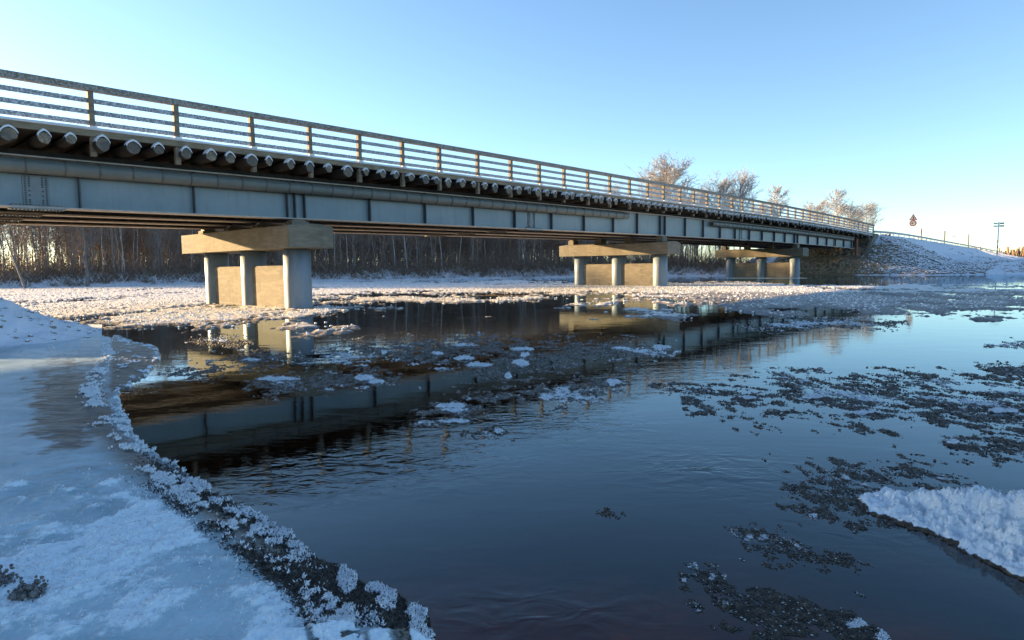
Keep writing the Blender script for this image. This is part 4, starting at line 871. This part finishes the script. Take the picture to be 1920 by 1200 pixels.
pan([(1762, 828), (1790, 806), (1860, 812), (1940, 822), (1990, 830), (1990, 872), (1900, 872), (1850, 862), (1795, 850)], 'slush lobe below the widest field at the right edge', 68, .36, .2, .045, 1.4, lumps=((1786, 832, 14, 6),), cs=.7)
pan([(1824, 690), (1860, 682), (1960, 684), (1960, 712), (1880, 706), (1840, 700)], 'narrow slush strip just above the widest field at the right edge', 69, .3, .2, .05, 1.3, cs=.5)
pan([(1853, 645), (1890, 638), (1980, 640), (1980, 654), (1900, 652)], 'small far slush strip at the right edge of the pale water', 70, .3, .35, .06, 1.2, cs=.4)
pan([(1220, 722), (1260, 716), (1330, 720), (1350, 728), (1300, 734), (1240, 730)], 'slim slush strip at the left tip of the widest field', 71, .3, .2, .04, 1.3, cs=.6)
pan([(1290, 762), (1310, 754), (1325, 766), (1300, 774)], 'tiny slush clump beneath the left tip of the widest field', 72, .3, .1, .03, 1.2, cs=.8)
pan([(560, 672), (640, 652), (760, 640), (900, 632), (1020, 636), (1150, 640), (1262, 650), (1270, 662), (1180, 672), (1080, 680), (1010, 700), (940, 722), (880, 716), (900, 690), (800, 690), (700, 680), (620, 690)], 'big grey slush raft with white crests across the bridge reflection', 73, .3, .38, .06, 1.3, lumps=((865, 648, 20, 3), (980, 655, 20, 3), (985, 668, 10, 3), (900, 685, 26, 2.5), (953, 706, 7, 5), (975, 682, 16, 5), (820, 664, 12, 3), (1165, 655, 20, 3), (1240, 652, 20, 3), (720, 662, 6, 3), (870, 672, 18, 3)), cs=.5, m='slush_grey')
pan([(470, 712), (500, 704), (570, 706), (640, 700), (700, 694), (752, 705), (740, 722), (690, 728), (640, 724), (560, 738), (490, 745), (460, 730)], 'slush raft with a bright white rim right of the first pier reflection', 74, .34, .3, .045, 1.4, lumps=((520, 712, 36, 4), (685, 710, 22, 6), (705, 716, 20, 4)), cs=.7, m='slush_grey')
pan([(300, 704), (330, 690), (380, 680), (440, 668), (500, 660), (560, 664), (570, 674), (500, 684), (520, 696), (430, 700), (360, 712)], 'flat grey slush strip across the golden reflection on the left', 75, .3, .3, .04, 1.4, lumps=((470, 676, 26, 3),), cs=.7, m='slush_grey')
pan([(350, 640), (400, 630), (470, 636), (480, 648), (440, 656), (380, 652)], 'small slush strip between the ice shelf and the pier reflection', 76, .3, .35, .04, 1.3, cs=.6)
pan([(800, 752), (850, 742), (920, 736), (1000, 722), (1080, 712), (1180, 706), (1182, 722), (1130, 748), (1060, 760), (990, 752), (900, 770), (840, 772)], 'mottled slush raft in front of the railing reflection, middle right', 77, .34, .32, .045, 1.4, lumps=((845, 762, 30, 4), (1150, 718, 14, 5)), cs=.7, m='slush_grey')
pan([(760, 780), (800, 762), (880, 756), (930, 768), (900, 800), (830, 806), (770, 800)], 'rounded slush raft with a smooth pale middle under the mottled one', 78, .3, .35, .035, 1.4, lumps=((850, 770, 26, 4), (850, 790, 30, 3)), cs=.8, m='slush_grey')
pan([(870, 812), (905, 800), (940, 806), (960, 816), (930, 826), (885, 824)], 'small slush clump with a white lump among the post reflections', 79, .3, .2, .03, 1.4, lumps=((936, 810, 10, 5),))
pan([(1380, 610), (1500, 596), (1600, 598), (1700, 604), (1680, 612), (1560, 614), (1450, 620)], 'thin far slush strip at the edge of the pale open water', 80, .3, .4, .06, 1.2, cs=.4)

# white snowy floe on the right
FL = [(1604, 938), (1616, 930), (1660, 922), (1760, 935), (1860, 952), (2080, 965), (2080, 1190), (1995, 1130), (1920, 1086), (1870, 1062), (1800, 1030), (1740, 1004), (1700, 988), (1650, 968), (1615, 952)]
PX, PY, X, Y, Fc = chart(1590, 2085, 905, 1200, 1.4); sd = sdist(PX, PY, FL) + (fbm(X * 5, Y * 5, 3, 90) - .5) * 16 + (fbm(X * 22, Y * 22, 3, 94) - .5) * 12
n1 = fbm(X * 3, Y * 3, 4, 91); n2 = fbm(X * 14, Y * 14, 4, 92); n3 = fbm(X * 45, Y * 45, 2, 93)
gro = seg_dist(PX, PY, [(1700, 965), (1790, 1000), (1900, 1050), (2000, 1105)], False)
Z = .006 + .022 * sst(0, 8, sd) + .17 * sst(14, 60, sd) * (.45 + 1.1 * n1) + .06 * (1 - np.abs(n2 - .5) * 4) * sst(4, 20, sd) + .018 * (n3 - .5) - .03 * np.exp(-(gro / 10) ** 2)
Z = np.where(sd < 0, .02 + sd * .03, Z); f = sst(0, 5, sd + (n2 - .5) * 14) * (1 - .28 * np.exp(-(gro / 9) ** 2) * (n2 > .45))
o = cut('ice_floe', X, Y, np.maximum(Z, -.15), Fc, sd > -6, MT['floe_snow'], np.stack([f] * 3, 1)); tag(o, 'thick lumpy white floe with a dark wet rim at the right edge', 'ice floe')
crystals('floe_frost', X, Y, Z, np.where(sd > 4, 1.0, 0) * f * Lp_of(Y) * (PX < 1940), 3000, .004, .009, 5, MT['snow'], 'loose snow grains on the white floe')
